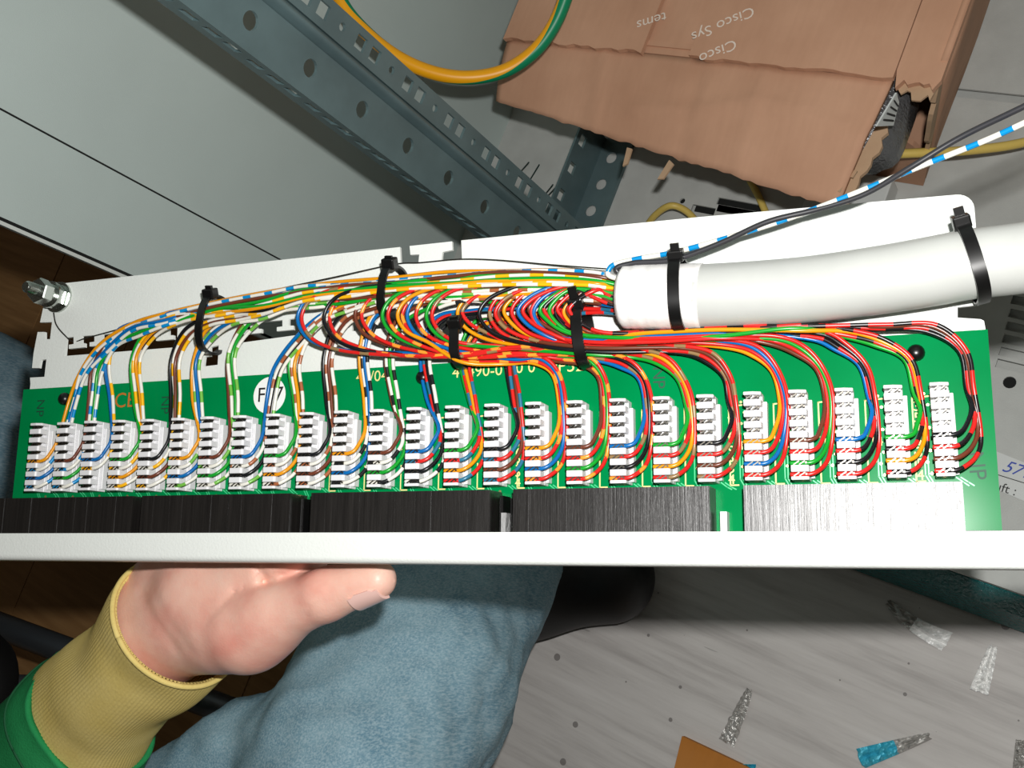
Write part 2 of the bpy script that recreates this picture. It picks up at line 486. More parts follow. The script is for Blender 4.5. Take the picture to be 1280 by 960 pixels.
# signed distance bodies -> one continuous mesh
def smin(a, b, k):
    h = np.clip(0.5 + 0.5 * (b - a) / k, 0, 1); return b * (1 - h) + a * h - k * h * (1 - h)
def sd_cone(P, a, b, ra, rb):
    a = np.array(a, float); b = np.array(b, float); ba = b - a; t = np.clip(((P - a) @ ba) / (ba @ ba), 0, 1)
    return np.linalg.norm(P - (a + t[..., None] * ba), axis=-1) - (ra + (rb - ra) * t)
def surface_nets(Fv, org, h):
    nx, ny, nz = Fv.shape; s = Fv < 0
    acc = np.zeros((nx - 1, ny - 1, nz - 1, 3)); cnt = np.zeros((nx - 1, ny - 1, nz - 1))
    cs = [(i, j, k) for i in (0, 1) for j in (0, 1) for k in (0, 1)]
    def sub(c): return (slice(c[0], nx - 1 + c[0]), slice(c[1], ny - 1 + c[1]), slice(c[2], nz - 1 + c[2]))
    for a in cs:
        for ax in range(3):
            if a[ax]: continue
            b = list(a); b[ax] = 1
            fa, fb = Fv[sub(a)], Fv[sub(b)]; m = (fa < 0) != (fb < 0)
            t = np.where(m, fa / np.where(m, fa - fb, 1), 0)
            for d in range(3):
                acc[..., d] += np.where(m, a[d] + (t if d == ax else 0), 0)
            cnt += m
    act = cnt > 0; idx = -np.ones(act.shape, int); idx[act] = np.arange(act.sum())
    ii = np.argwhere(act); V = (ii + acc[act] / cnt[act][:, None]) * h + np.array(org)
    Q = []
    for ax in range(3):
        o1, o2 = [(1, 2), (2, 0), (0, 1)][ax]
        sl0 = [slice(None)] * 3; sl1 = [slice(None)] * 3; sl0[ax] = slice(0, -1); sl1[ax] = slice(1, None)
        ch = s[tuple(sl0)] != s[tuple(sl1)]
        e = np.argwhere(ch); e = e[(e[:, o1] > 0) & (e[:, o2] > 0) & (e[:, o1] < Fv.shape[o1] - 1) & (e[:, o2] < Fv.shape[o2] - 1)]
        def cell(d1, d2):
            c = e.copy(); c[:, o1] -= d1; c[:, o2] -= d2; return idx[c[:, 0], c[:, 1], c[:, 2]]
        q = np.stack((cell(1, 1), cell(0, 1), cell(0, 0), cell(1, 0)), 1)
        ins = s[e[:, 0], e[:, 1], e[:, 2]]
        q[~ins] = q[~ins][:, ::-1]; Q.append(q)
    return V, np.concatenate(Q)
def sd_mesh(func, lo, hi, h):
    lo = np.array(lo, float); hi = np.array(hi, float); n = np.ceil((hi - lo) / h).astype(int) + 1
    g = np.stack(np.meshgrid(*[lo[d] + np.arange(n[d]) * h for d in range(3)], indexing='ij'), -1)
    V, Q = surface_nets(func(g), lo, h)
    assert Q.min() >= 0
    mb = MB(); mb.add([tuple(v) for v in V], [tuple(q) for q in Q.tolist()]); return mb

random.seed(7)

# ------------------------------------------------------------------ room floor
fl = MB(); fl.box((-0.50, -1.3, -0.02), (1.6, 1.4, 0.0))
single('floor', fl, M['floor'], 'grey wood-grain vinyl floor with dark specks', None, kind='structure', base=(0, 0, 0))
fb = Thing('floor', 'brown wooden floor boards beyond the grey vinyl', None, (-1.4, 0, -0.02), kind='structure')
x = -0.502
for i in range(9):
    w = 0.187; b = MB(); b.box((x - w + 0.002, -1.3, -0.02), (x, 1.4, -0.0005 + random.uniform(-0.0004, 0.0004)))
    fb.part('plank', b, M['wood'])
    x -= w

# ------------------------------------------------------------------ equipment cabinet (side, floor plate, plinth, rails)
XS = -0.60            # inner face of the side panel
ZF = 0.055            # top of the cabinet floor plate
pe0, pe1 = FX(0, 281, XS), FX(150, 345, XS)
y_front = (pe0.y + pe1.y) / 2
y_seam = (FX(0, 135, XS).y + FX(350, 325, XS).y) / 2
cab = Thing('equipment_cabinet', 'open grey steel equipment cabinet with galvanised rails and teal plinth', 'cabinet', (-0.2, 0.4, 0.0))
for (a, b_) in ((y_front + 0.0042, y_seam - 0.0006), (y_seam + 0.0006, 0.80)):
    m_ = MB(); m_.box((XS - 0.0015, a, 0.0), (XS, b_, 1.35)); cab.part('side_panel', m_, M['cab_grey'])
m_ = MB(); m_.box((XS - 0.004, y_seam - 0.004, 0.0), (XS - 0.0017, y_seam + 0.004, 1.35)); cab.part('seam_backing', m_, M['dark_gap'])
m_ = MB(); m_.box((XS - 0.003, y_front + 0.0022, 0.0), (XS - 0.002, y_front + 0.0046, 1.35)); cab.part('edge_groove', m_, M['dark_gap'])
m_ = MB(); m_.box((XS - 0.02, y_front, 0.0), (XS, y_front + 0.0022, 1.35)); cab.part('edge_strip', m_, M['cab_edge'])
m_ = MB(); m_.box((XS, 0.80, 0.0), (0.75, 0.802, 1.35)); cab.part('back_panel', m_, M['cab_grey'])

# floor plate with vent slots and holes
yf = FZ(1230, 722, ZF).y
holes = []
def pxpoly(pts, z): return [(FZ(x_, y_, z).x, FZ(x_, y_, z).y) for x_, y_ in pts]
for (cx, cy) in ((1284, 378), (1281, 395), (1277, 411), (1273, 427), (1269, 443), (1265, 458), (1289, 361)):
    q = FZ(cx, cy, ZF); holes.append(rect(q.x + 0.004, q.y, 0.028, 0.0062))
q = FZ(1262, 478, ZF); holes.append(circle(q.x, q.y, 0.0042))
q = FZ(853, 251, ZF); holes.append(circle(q.x, q.y, 0.0024))
for (cx, cy, w, h) in ((879, 262, .021, .006), (925, 256, .040, .006), (925, 265, .04, .006), (1300, 120, .05, .006)):
    q = FZ(cx, cy, ZF); holes.append(rect(q.x, q.y, w, h))
fp = plate_mb([(XS, yf), (0.75, yf), (0.75, 0.3785), (XS, 0.3785)], [h for h in holes[:-1]], ZF - 0.002, ZF)
cab.part('floor_plate', fp, M['cab_floor'])
m_ = MB(); m_.box((XS, 0.3855, ZF - 0.002), (0.75, 0.80, ZF)); cab.part('floor_plate', m_, M['cab_floor'])
m_ = MB(); m_.box((XS, yf, ZF - 0.012), (0.75, 0.80, ZF - 0.0075)); cab.part('under_tray', m_, M['cab_floor'])
for (px, py, r_) in ((1262, 478, 0.006), (853, 251, 0.004)):
    q = FZ(px, py, ZF); m_ = MB(); m_.lathe([(r_, ZF - 0.0072), (r_, ZF - 0.0045)], 14, Matrix.Translation((q.x, q.y, 0))); cab.part('hole_shade_disc', m_, M['dark_gap'])  # added near-black discs stand in for the shade down the round holes
q0, q1 = FZ(862, 270, ZF), FZ(962, 252, ZF)
m_ = MB(); m_.box((q0.x, q0.y - 0.012, ZF - 0.0072), (q1.x, q1.y + 0.006, ZF - 0.0045)); cab.part('vent_shade_sheet', m_, M['dark_gap'])  # added near-black sheet gives these slots their shade by colour
m_ = MB(); m_.box((XS, yf - 0.002, ZF - 0.014), (0.75, yf, ZF)); cab.part('front_lip', m_, M['cab_floor'])
yp = FZ(1160, 746, 0.0).y
m_ = MB(); m_.prism([(yf + 0.03, 0.0), (yp, 0.0), (yp - 0.0005, 0.006), (yp + 0.008, 0.028), (yf - 0.003, 0.040), (yf + 0.03, 0.040)], 'x', -0.42, 0.75)
cab.part('plinth', m_, M['teal'], label='teal textured plinth', bev=0.003)

# vertical 19-inch rail: flange with square holes, web with round holes, flange with slots
pc = C(428.2, 33.8, 0.548)
U = 0.04445
zr0, zr1 = ZF, 1.15
hs = []
k0 = math.ceil((zr0 + 0.04 - pc.z) / U); k1 = math.floor((zr1 - 0.02 - pc.z) / U)
for k in range(k0, k1 + 1):
    zc = pc.z + k * U
    hs.append(circle(pc.y, zc, 0.0024, 10)); hs.append(rect(pc.y, zc - 0.0159, 0.0078, 0.0078)); hs.append(rect(pc.y, zc - 0.0286, 0.0078, 0.0078))
rail = Thing('tmp', None, None, (0, 0, 0))
rail_o = rail.o; rail_o.name = 'mounting_rail'; rail_o.parent = cab.o
rail_o.matrix_parent_inverse = cab.o.matrix_world.inverted()
xr = pc.x
y1r, y2r, y3r, y4r = pc.y + 0.0078, pc.y - 0.0085, pc.y - 0.0170, pc.y - 0.0410
side_map = lambda p: Vector((xr + p.z, p.x, p.y))
rail.part('square_hole_flange', plate_strip(y2r, y1r, zr0, zr1, hs, -0.002, 0.0, side_map), M['zinc'])
m_ = MB(); n = 10
arc = [(xr - 0.002 + 0.0062 * math.sin(a * math.pi / n) , y2r + (y3r - y2r) * a / n) for a in range(n + 1)]
m_.prism(arc, 'z', zr0, zr1); rail.part('rib', m_, M['zinc'], auto=40)
wh = FX(456, 134, xr)
hs = []
for k in range(-14, 16):
    zc = wh.z + k * U
    if zr0 + 0.02 < zc < zr1 - 0.02: hs.append(circle(pc.y - 0.0288, zc, 0.0048, 16))
rail.part('round_hole_web', plate_strip(y4r, y3r, zr0, zr1, hs, -0.003, -0.001, side_map), M['zinc'])
fs_ = FY(401.3, 132.9, y4r)
hs = []
for k in range(-36, 46):
    zc = fs_.z + k * U / 3 + (0.0016 if k % 3 == 1 else 0)
    if zr0 + 0.02 < zc < zr1 - 0.02: hs.append(rect(xr - 0.0095, zc, 0.0062, 0.0098))
rail.part('slotted_flange', plate_strip(xr - 0.020, xr - 0.001, zr0, zr1, hs, 0.0, 0.0015, lambda p: Vector((p.x, y4r - 0.0015 + p.z, p.y))), M['zinc'])

# depth rail lying along the cabinet floor: holed top and holed side
ZB = ZF + 0.004
xd = FZ(745, 205, ZB).x; xd2 = FZ(781, 205, ZB).x; ztop = FX(713, 192, xd).z
rail2 = Thing('tmp2', None, None, (0, 0, 0)); rail2.o.name = 'depth_rail'; rail2.o.parent = cab.o
rail2.o.matrix_parent_inverse = cab.o.matrix_world.inverted()
ylo, yhi = 0.10, 0.303
sq = FX(715, 210, xd); ste = abs(FX(703, 245, xd).y - sq.y)
hs = [rect(sq.y + k * ste, sq.z, 0.0095, 0.0095) for k in range(-14, 14) if ylo + 0.012 < sq.y + k * ste < yhi - 0.012]
rail2.part('side_flange', plate_mb([(ylo, ZB - 0.004), (yhi, ZB - 0.004), (yhi, ztop), (ylo, ztop)], hs, -0.002, 0.0, lambda p: Vector((xd + p.z, p.x, p.y))), M['zinc'])
rh = FZ(751, 230, ZB)
hs = [circle(rh.x, rh.y + k * ste, 0.0052, 14) for k in range(-14, 14) if ylo + 0.012 < rh.y + k * ste < yhi - 0.012]
rail2.part('foot_flange', plate_mb([(xd, ylo), (xd2, ylo), (xd2, yhi), (xd, yhi)], hs, ZB - 0.002, ZB), M['zinc'])
m_ = MB(); m_.box((xd2 - 0.002, ylo, ZF), (xd2, yhi, ZB - 0.002)); rail2.part('foot_edge', m_, M['zinc'])

# paper label stuck on the cabinet floor, with handwriting
lab = Thing('paper_label', 'white paper label with blue handwriting stuck on cabinet floor', 'label', FZ(1268, 603, ZF))
p0 = FZ(1225, 556, ZF + 0.0004); u_ = (FZ(1300, 586, ZF + 0.0004) - p0); vv = (FZ(1225, 603, ZF + 0.0004) - p0)
m_ = MB(); m_.add([p0, p0 + u_ * 1.6, p0 + u_ * 1.6 + vv, p0 + vv] , [(0, 3, 2, 1)]); lab.part('paper', m_, M['sticker_grey'])
def flat_text(txt, size, px, py, dirpx, zlev, **kw):
    o_ = FZ(px, py, zlev); ux = (FZ(px + dirpx[0], py + dirpx[1], zlev) - o_).normalized(); uy = Vector((-ux.y, ux.x, 0))
    return text_mb(txt, size, lambda c: o_ + ux * c.x + uy * c.y, **kw)
lab.part('lettering', flat_text('5711', 0.0115, 1276, 589, (30, 9), ZF + 0.0007, shear=0.4), M['ink_blue'])
lab.part('lettering', flat_text('uft :', 0.0085, 1257, 611, (30, 9), ZF + 0.0007), M['ink'])
m_ = MB(); a_, b_ = FZ(1246, 593, ZF + 0.0007), FZ(1310, 613, ZF + 0.0007); m_.tube([a_, b_], 0.00025, 4); lab.part('ruled_line', m_, M['ink'])

# ------------------------------------------------------------------ cardboard box with its front flap folded out
ZT = CAM_H - 0.572
box = Thing('cardboard_box', 'torn brown cardboard shipping box with its front flap folded out', 'box', (-0.34, 0.43, ZF))
TH = 0.004
XL, XRt, YFb, YBk = -0.497, -0.177, 0.300, 0.60
def solid(o, t, off=-1.0):
    m = o.modifiers.new('thickness', 'SOLIDIFY'); m.thickness = t; m.offset = off; return o
rnd = random.Random(3)
def jag(a, b, n, amp):
    a = Vector(a); b = Vector(b); d = (b - a); nrm = Vector((-d.y, d.x)).normalized()
    return [tuple((a + d * (i / n)) + nrm * rnd.uniform(-amp, amp)) for i in range(1, n)]
# walls
br = tuple(FZ(1150, 245, ZF))[:2]
m_ = MB()
m_.grid([[Vector((XRt + (br[0] - XRt) * (j / 6) + 0.002 * math.sin(i * 1.3) * math.sin(j), YFb + 0.012 + (YBk - YFb - 0.012) * i / 10, ZT - (ZT - ZF - 0.001) * j / 6)) for i in range(11)] for j in range(7)])
solid(box.part('side_wall', m_, M['card'], smooth=True), TH, 1)
m_ = MB(); m_.box((XL, YFb + 0.01, ZF + 0.001), (XL + TH, YBk, ZT - 0.008)); box.part('side_wall', m_, M['card'])
m_ = MB(); m_.box((XL + TH, YBk - TH, ZF + 0.001), (XRt - 0.03, YBk, ZT - 0.008)); box.part('back_wall', m_, M['card'])
m_ = MB(); m_.box((XL + TH, YFb + 0.014, ZF + 0.001), (br[0] - 0.004, YBk - TH, ZF + 0.005)); box.part('bottom', m_, M['card'])
outl = [(XL + TH, ZF + 0.001), (br[0], ZF + 0.001), (br[0] + 0.008, ZF + 0.035)] + jag((br[0] + 0.010, ZF + 0.035), (br[0] + 0.002, ZF + 0.075), 5, 0.003) \
     + [(br[0] - 0.004, ZF + 0.078)] + jag((br[0] - 0.004, ZF + 0.078), (br[0] - 0.05, ZF + 0.070), 8, 0.003) + [(br[0] - 0.05, ZT - 0.004), (XL + TH, ZT - 0.004)]
box.part('front_wall', plate_mb(outl, [], 0, TH, lambda p: Vector((p.x, YFb + 0.006 + p.z, p.y))), M['card'])
# torn edge of the side wall by the hole
tw = [(YFb - 0.002, ZT - 0.001), (YFb + 0.014, ZT - 0.001), (YFb + 0.016, ZF + 0.03)] + jag((YFb + 0.012, ZF + 0.02), (YFb - 0.006, ZT - 0.055), 9, 0.0035) + jag((YFb - 0.004, ZT - 0.055), (YFb - 0.002, ZT - 0.001), 7, 0.003)
box.part('torn_edge', plate_mb(tw, [], -0.003, 0.0, lambda p: Vector((XRt + (br[0] - XRt) * (ZT - p.y) / (ZT - ZF) + p.z - 0.0005, p.x + 0.002, p.y))), M['card_core'])
# lid: an inner flap and two outer flaps meeting over it
m_ = MB(); m_.box((XL + 0.003, YFb + 0.001, ZT - 0.009), (XRt - 0.034, YBk - 0.002, ZT - 0.0052)); box.part('inner_flap', m_, M['card'])
def lid(x0, x1, name, label=None, seedv=0, zoff=0.0):
    r_ = random.Random(seedv); n = max(8, int((x1 - x0) / 0.006))
    front = [(x0 + (x1 - x0) * i / n, YFb - 0.001 + r_.uniform(-0.0012, 0.0012)) for i in range(n + 1)]
    o = box.part(name, plate_mb(front + [(x1, YBk), (x0, YBk)], [], ZT - 0.0045 + zoff, ZT - 0.0005 + zoff), M['card'])
    return o
lid(XL + 0.002, -0.3765, 'lid_flap', seedv=1)
lid(-0.3405, -0.2045, 'lid_flap', seedv=2)
st = [(-0.2038, YFb + 0.004)] + jag((-0.2038, YFb - 0.004), (XRt, YFb - 0.006), 9, 0.0035) + [(XRt, YFb), (XRt, YBk), (-0.2038, YBk)]
box.part('lid_strip', plate_mb(st, [], ZT - 0.0045, ZT - 0.0005), M['card'])
st = [(-0.2030, YFb + 0.004)] + jag((-0.2030, YFb - 0.008), (XRt - 0.001, YFb - 0.011), 10, 0.003) + [(XRt - 0.001, YFb + 0.004)]
box.part('torn_edge', plate_mb(st, [], ZT - 0.0062, ZT - 0.0046), M['card_core'])
# open front flap
A_ = FZ(608, 115, ZT); B_ = FZ(1038, 248, ZT)
nx, ny = 56, 14
rows = []
fc = [(785, 128), (860, 133), (935, 122), (985, 128), (1040, 152), (1090, 171)]
fcw = [FZ(px, py, ZT) for px, py in fc]
def ridge(x, y):
    best = 9
    for p, q in zip(fcw[:-1], fcw[1:]):
        d = q - p; t = max(0, min(1, ((x - p.x) * d.x + (y - p.y) * d.y) / (d.x * d.x + d.y * d.y)))
        best = min(best, math.hypot(x - p.x - d.x * t, y - p.y - d.y * t))
    return best
for j in range(ny + 1):
    row = []
    for i in range(nx + 1):
        u, v = i / nx, j / ny
        fx_, fy_ = A_.x + (B_.x - A_.x) * u, A_.y + (B_.y - A_.y) * u
        bx_, by_ = (XL + 0.003) + (-0.2055 - XL - 0.003) * u, YFb
        x_, y_ = bx_ + (fx_ - bx_) * v, by_ + (fy_ - by_) * v
        if j == ny: y_ += rnd.uniform(-0.0008, 0.0008)
        z_ = ZT - 0.0046 - 0.010 * v * v + 0.0008 * math.sin(u * 9 + 1) * v + 0.0022 * math.exp(-(ridge(x_, y_) / 0.004) ** 2)
        for cu_, am in ((0.30, 0.0016), (0.56, -0.0016), (0.72, 0.0014)):
            z_ += am * math.exp(-((u - cu_ - 0.03 * v) / 0.012) ** 2)
        row.append(Vector((x_, y_, z_)))
    rows.append(row)
m_ = MB(); m_.grid(rows[::-1]); ff = box.part('front_flap', m_, M['card'], smooth=True, label='folded-out front flap'); solid(ff, 0.004, -1)
# torn shreds on the flap's edges
for k, (px, py, ang, ln) in enumerate(((790, 186, 2.4, .012), (842, 205, 2.0, .014), (1050, 240, 0.8, .016), (1066, 222, 0.7, .014))):
    p = FZ(px, py, ZT - 0.012); d = Vector((math.cos(ang + 2.2), math.sin(ang + 2.2), -0.35)) * ln; s_ = Vector((d.y, -d.x, 0)) * 0.35
    m_ = MB(); m_.add([p, p + s_, p + s_ * 0.8 + d, p + d * 0.8, p - Vector((0, 0, .0015)), p + s_ - Vector((0, 0, .0015)), p + s_ * .8 + d - Vector((0, 0, .0015)), p + d * .8 - Vector((0, 0, .0015))],
          [(0, 1, 2, 3), (7, 6, 5, 4), (0, 4, 5, 1), (1, 5, 6, 2), (2, 6, 7, 3), (3, 7, 4, 0)])
    box.part('torn_shred', m_, M['card_core'])
# frayed right end of the front flap
e0, e1 = B_, Vector((-0.2045, YFb - 0.004, ZT))
m_ = MB(); pts = [(e0.x - 0.004, e0.y + 0.002)] + jag((e0.x + 0.004, e0.y - 0.003), (e1.x + 0.004, e1.y - 0.02), 14, 0.0022) + [(e1.x - 0.003, e1.y - 0.01)]
box.part('torn_edge', plate_mb(pts, [], ZT - 0.0195, ZT - 0.0165), M['card_core'])
# the printed tape over the lid
def tape_txt(txt, size, px, py, dirpx):
    return flat_text(txt, size, px, py, dirpx, ZT - 0.0002, bold=0.0)
box.part('tape_lettering', tape_txt('Cisco Sys', 0.0112, 903, 30, (-62, 27)), M['tape_print'])
box.part('tape_lettering', tape_txt('Cisco', 0.0112, 897, 64, (-62, 27)), M['tape_print'])
box.part('tape_lettering', tape_txt('tems', 0.0112, 814, 26, (-62, 20)), M['tape_print'])
m_ = MB(); q = [FZ(a, b, ZF + 0.004) for a, b in ((1082, 203), (1140, 217), (1134, 226), (1076, 212))]
m_.box((-0.29, 0.255, ZF + 0.001), (-0.232, 0.30, ZF + 0.022)); 
carton = Thing('small_carton', 'flat white printed carton under the torn cardboard box flap', 'carton', (-0.26, 0.28, ZF))
carton.part('body', m_, M['sticker_grey'], bev=0.001)
for k in range(4):
    mm = MB(); cx = -0.240 - k * 0.008
    mm.lathe([(0.0024, 0), (0.0024, 0.0003)], 10, Matrix.Translation((cx, 0.262, ZF + 0.0221))); carton.part('printed_symbol', mm, M['ink'])

# shielding bag packed under the flap
def bag_mb():
    rows = []; r_ = random.Random(9)
    for j in range(13):
        row = []
        ph = -math.pi / 2 + math.pi * j / 12
        for i in range(36):
            th = 2 * math.pi * i / 36
            sx = lambda w, e: math.copysign(abs(w) ** e, w)
            x_ = 0.080 * sx(math.cos(ph), .45) * sx(math.cos(th), .4); y_ = 0.044 * sx(math.cos(ph), .45) * sx(math.sin(th), .4); z_ = 0.027 * sx(math.sin(ph), .6)
            k_ = 1 + r_.uniform(-.025, .025)
            row.append(Vector((-0.280 + x_ * k_, 0.300 + y_ * k_, ZT - 0.042 + z_ * k_)))
        rows.append(row)
    m = MB(); m.grid(rows, closed=True); return m
bag = Thing('shielding_bag', 'crumpled grey antistatic bag poking out of the torn box corner', 'bag', (-0.28, 0.30, ZT - 0.07))
bag.part('pouch', bag_mb(), M['bag'], smooth=True)
xb = -0.1955
lq = [FX(px, py, xb) for px, py in ((1096, 158), (1117, 157), (1124, 128), (1121, 116))]
m_ = MB(); m_.add(lq + [v - Vector((0.001, 0, 0)) for v in lq], [(0, 1, 2, 3), (7, 6, 5, 4), (0, 4, 5, 1), (1, 5, 6, 2), (2, 6, 7, 3), (3, 7, 4, 0)]); bl = bag.part('sticker', m_, M['sticker_grey'])
for k in range(4):
    t_ = 0.2 + 0.2 * k
    a = lq[0].lerp(lq[3], t_).lerp(lq[1].lerp(lq[2], t_), 0.15); b_ = lq[0].lerp(lq[3], t_).lerp(lq[1].lerp(lq[2], t_), 0.85)
    mm = MB(); mm.tube([a + Vector((.0004, 0, 0)), b_ + Vector((.0004, 0, 0))], 0.0006, 4); bag.part('printed_line', mm, M['ink'], parent=bl)

# ------------------------------------------------------------------ loose cables in the cabinet
def cable(name, pts, r, mat, label, cat, n=12, per=12, group=None):
    m = MB(); m.tube(spline(pts, per), r, n); return single(name, m, mat, label, cat, smooth=True, group=group)
ze = 0.70
cable('earth_cable', [C(330, -120, .74), C(412, -22, ze), C(440, 22, ze), C(488, 66, ze), C(538, 90, ze), C(585, 97, ze), C(632, 88, ze), C(670, 62, .695), C(692, 32, .69), C(706, 0, .685), C(716, -40, .68), C(725, -110, .68)],
      0.0047, M['earth'], 'thick green and yellow earth cable looping down past the rail', 'cable', 16)
cable('patch_cable', [FZ(1060, 196, ZF + .09), FZ(1105, 193, ZF + .075), FZ(1150, 191, ZF + .065), FZ(1210, 188, ZF + .05), FZ(1280, 178, ZF + .035), FZ(1360, 150, ZF + .015), FZ(1450, 110, ZF + .004), FZ(1580, 90, ZF + .0034), FZ(1750, 130, ZF + .0034)],
      0.0032, M['yellow_pvc'], 'yellow patch cable coming out of the torn cardboard box', 'cable')
cable('patch_cable', [FZ(790, 330, ZF + .0035), FZ(805, 290, ZF + .006), FZ(820, 268, ZF + .02), FZ(840, 257, ZF + .028), FZ(858, 264, ZF + .02), FZ(876, 285, ZF + .006), FZ(900, 320, ZF + .0035)],
      0.0028, M['yellow_pvc'], 'yellow patch cable arching up from the cabinet floor', 'cable')
cable('patch_cable', [FZ(925, 190, ZF + .0032), FZ(936, 222, ZF + .0032), FZ(948, 245, ZF + .0032), FZ(966, 285, ZF + .0032), FZ(990, 330, ZF + .0032)],
      0.0028, M['yellow_pvc'], 'yellow patch cable lying in the shadow under the box flap', 'cable')
for a, b_ in (((661, 203), (648, 218)), ((674, 206), (660, 229)), ((691, 231), (680, 245)), ((694, 235), (682, 248))):
    p, q = FZ(a[0], a[1], ZF + .022), FZ(b_[0], b_[1], ZF + .0008)
    m = MB(); m.tube([p, q], 0.0007, 6)
    single('wire_stub', m, M['green_tip'], 'thin dark wire stub sticking up beside the depth rail', 'wire', group='wire stubs beside the depth rail', base=q)

# ------------------------------------------------------------------ patch panel
TZ = -4.0                                     # top of the steel tray, mm below the board's upper face
pan = Thing('patch_bay', 'white steel patch bay with green circuit board held up by one hand', 'patch bay', (210, -32, -20), panel=True)
def P2(pts, h=TZ): return [(L(x_, y_, h).x, L(x_, y_, h).y) for x_, y_ in pts]
# tray outline with tie-down notches
left = P2([(38, 480), (37.5, 472), (55.5, 471), (58, 449), (51, 450), (49, 460), (40, 460), (42, 441), (47, 415), (56, 415), (56, 424), (62.5, 424), (65, 402.5), (50, 403)])
back = P2([(60, 356.5), (300, 329), (498, 307.5), (500, 309), (501, 330), (523, 329), (524, 318), (513, 318.5), (512, 306), (514, 305), (563, 300.5), (565, 302), (565.5, 312.5), (553, 315), (552, 326), (577.5, 323), (576.5, 300), (579, 298.5)])
# straighten the long back edge: one line, barrel-free
yb = 109.6
back = [(p[0], yb if p[1] > 106.5 else p[1]) for p in back]
right = P2([(1217, 268), (1220, 300), (1227, 374)])
right = [(432.4, 100)] + [(432.6, p) for p in (70,)] + P2([(1227.5, 377), (1224, 381), (1197, 384), (1197, 397), (1226, 399), (1230, 401), (1232, 412)])
cr = [(432.4 - 6 + 6 * math.sin(a * math.pi / 12), yb - 3.0 - 6 + 6 * math.cos(a * math.pi / 12)) for a in range(7)]
outer = [(-18, -31)] + left + back + [(330, 108.6)] + cr + right + [(434, -31)]
slotA = P2([(83, 422), (92, 421), (92, 430), (86, 431), (86, 436), (106, 434), (106, 429), (102, 429), (102, 420), (118, 419), (118, 427), (112, 428), (112, 433), (133, 431), (133, 426), (128, 426), (128, 418),
            (201, 411), (201, 419), (195, 420), (195, 426), (217, 424), (217, 419), (211, 419), (211, 410), (222, 409), (221, 434), (81, 445)])
slotB = P2([(299, 406), (313, 405), (313, 412), (304, 413), (304, 418), (327, 416), (327, 411), (321, 411), (321, 403), (353, 400), (353, 408), (346, 409), (346, 414), (367, 412), (367, 407), (361, 407), (361, 399), (378, 397), (377, 418), (297, 429)])
slotC = P2([(263, 434), (273.5, 431.5), (272, 456), (254.5, 458), (256, 446), (263, 445)])
slotD = P2([(440, 392), (463, 390), (463, 398), (455, 399), (455, 404), (477, 402), (477, 397), (471, 397), (471, 389), (522, 384), (521, 424), (503, 427), (505, 408), (440, 414)])
slotE = P2([(545, 402), (560, 400), (560, 407), (566, 407), (566, 399), (579, 397), (577, 417), (544, 421)])
slotF = P2([(640, 396), (700, 391), (699, 410), (639, 416)])
slotG = P2([(735, 392), (762, 390), (761, 404), (735, 407)])
pan.part('tray', plate_mb(outer, [slotA, slotB, slotC, slotD, slotE, slotF], TZ - 1.5, TZ), M['white_coat'], label='white powder-coated steel tray')
# front plate with its folded lip
def arcp(cx, cz, r, a0, a1, n=6): return [(cx + r * math.cos(math.radians(a0 + (a1 - a0) * i / n)), cz + r * math.sin(math.radians(a0 + (a1 - a0) * i / n))) for i in range(n + 1)]
prof = [(-20.0, 15.4), (-20.0, 17.0)] + arcp(-29.8, 14.2, 2.8, 90, 180) + [(-32.6, -6.0)] + [(-31.1, -6.0)] + arcp(-29.8, 14.2, 1.25, 180, 90)
m_ = MB(); m_.prism(prof, 'x', -26, 459); pan.part('front_plate', m_, M['white_coat'], auto=35, label='white folded front plate')
# circuit board
pcb = pan.part('circuit_board', plate_mb([(-16.2, -19), (433.6, -19), (433.6, 53.0), (-16.2, 53.6)], [], -1.6, 0.0), M['pcb'], label='green printed circuit board')
for px, py in ((150, 470), (640, 446), (1000, 425), (60, 600), (1215, 620)):   # standoffs between board and tray
    q = L(px, py, 0); m_ = MB(); m_.lathe([(2.5, TZ), (2.5, -1.6)], 8, Matrix.Translation((q.x, min(q.y, 48), 0))); pan.part('standoff', m_, M['black_plastic'])
for px, py in ((78, 498), (527, 471), (1145, 440)):
    q = L(px, py, 2); m_ = MB()
    m_.lathe([(3.2, 0), (3.2, 0.5)] + [(3.2 * math.cos(a * math.pi / 12), 0.5 + 3.0 * math.sin(a * math.pi / 12)) for a in range(1, 6)], 16, Matrix.Translation((q.x, q.y, 0)))
    pan.part('board_rivet', m_, M['black_plastic'], smooth=True, label='domed black plastic rivet')

# jacks: five blocks of five
jx = [(-13.5, 70.5), (75.4, 154.0), (164.5, 246.8), (256.7, 334.6), (347.0, 421.2)]
rj = random.Random(5)
for (a, b_) in jx:
    w = (b_ - a) / 5
    for k in range(5):
        x0, x1 = a + k * w + 0.03, a + (k + 1) * w - 0.03
        dz, tl = rj.uniform(-0.12, 0.12), rj.uniform(-0.10, 0.10)
        m_ = MB()
        # faceted top: a flat shoulder, a shallow groove, a flat shoulder
        top = [(x0, 14.0 + dz), (x0 + w * 0.42, 14.0 + dz + tl), (x0 + w * 0.421, 13.85 + dz), (x0 + w * 0.55, 13.85 + dz), (x0 + w * 0.551, 14.0 + dz - tl), (x1, 14.0 + dz)]
        poly = [(x0, 0.0)] + top + [(x1, 0.0)]
        m_.prism(poly[::-1], 'y', -31.0, -3.0)
        pan.part('modular_jack', m_, M['jack'])
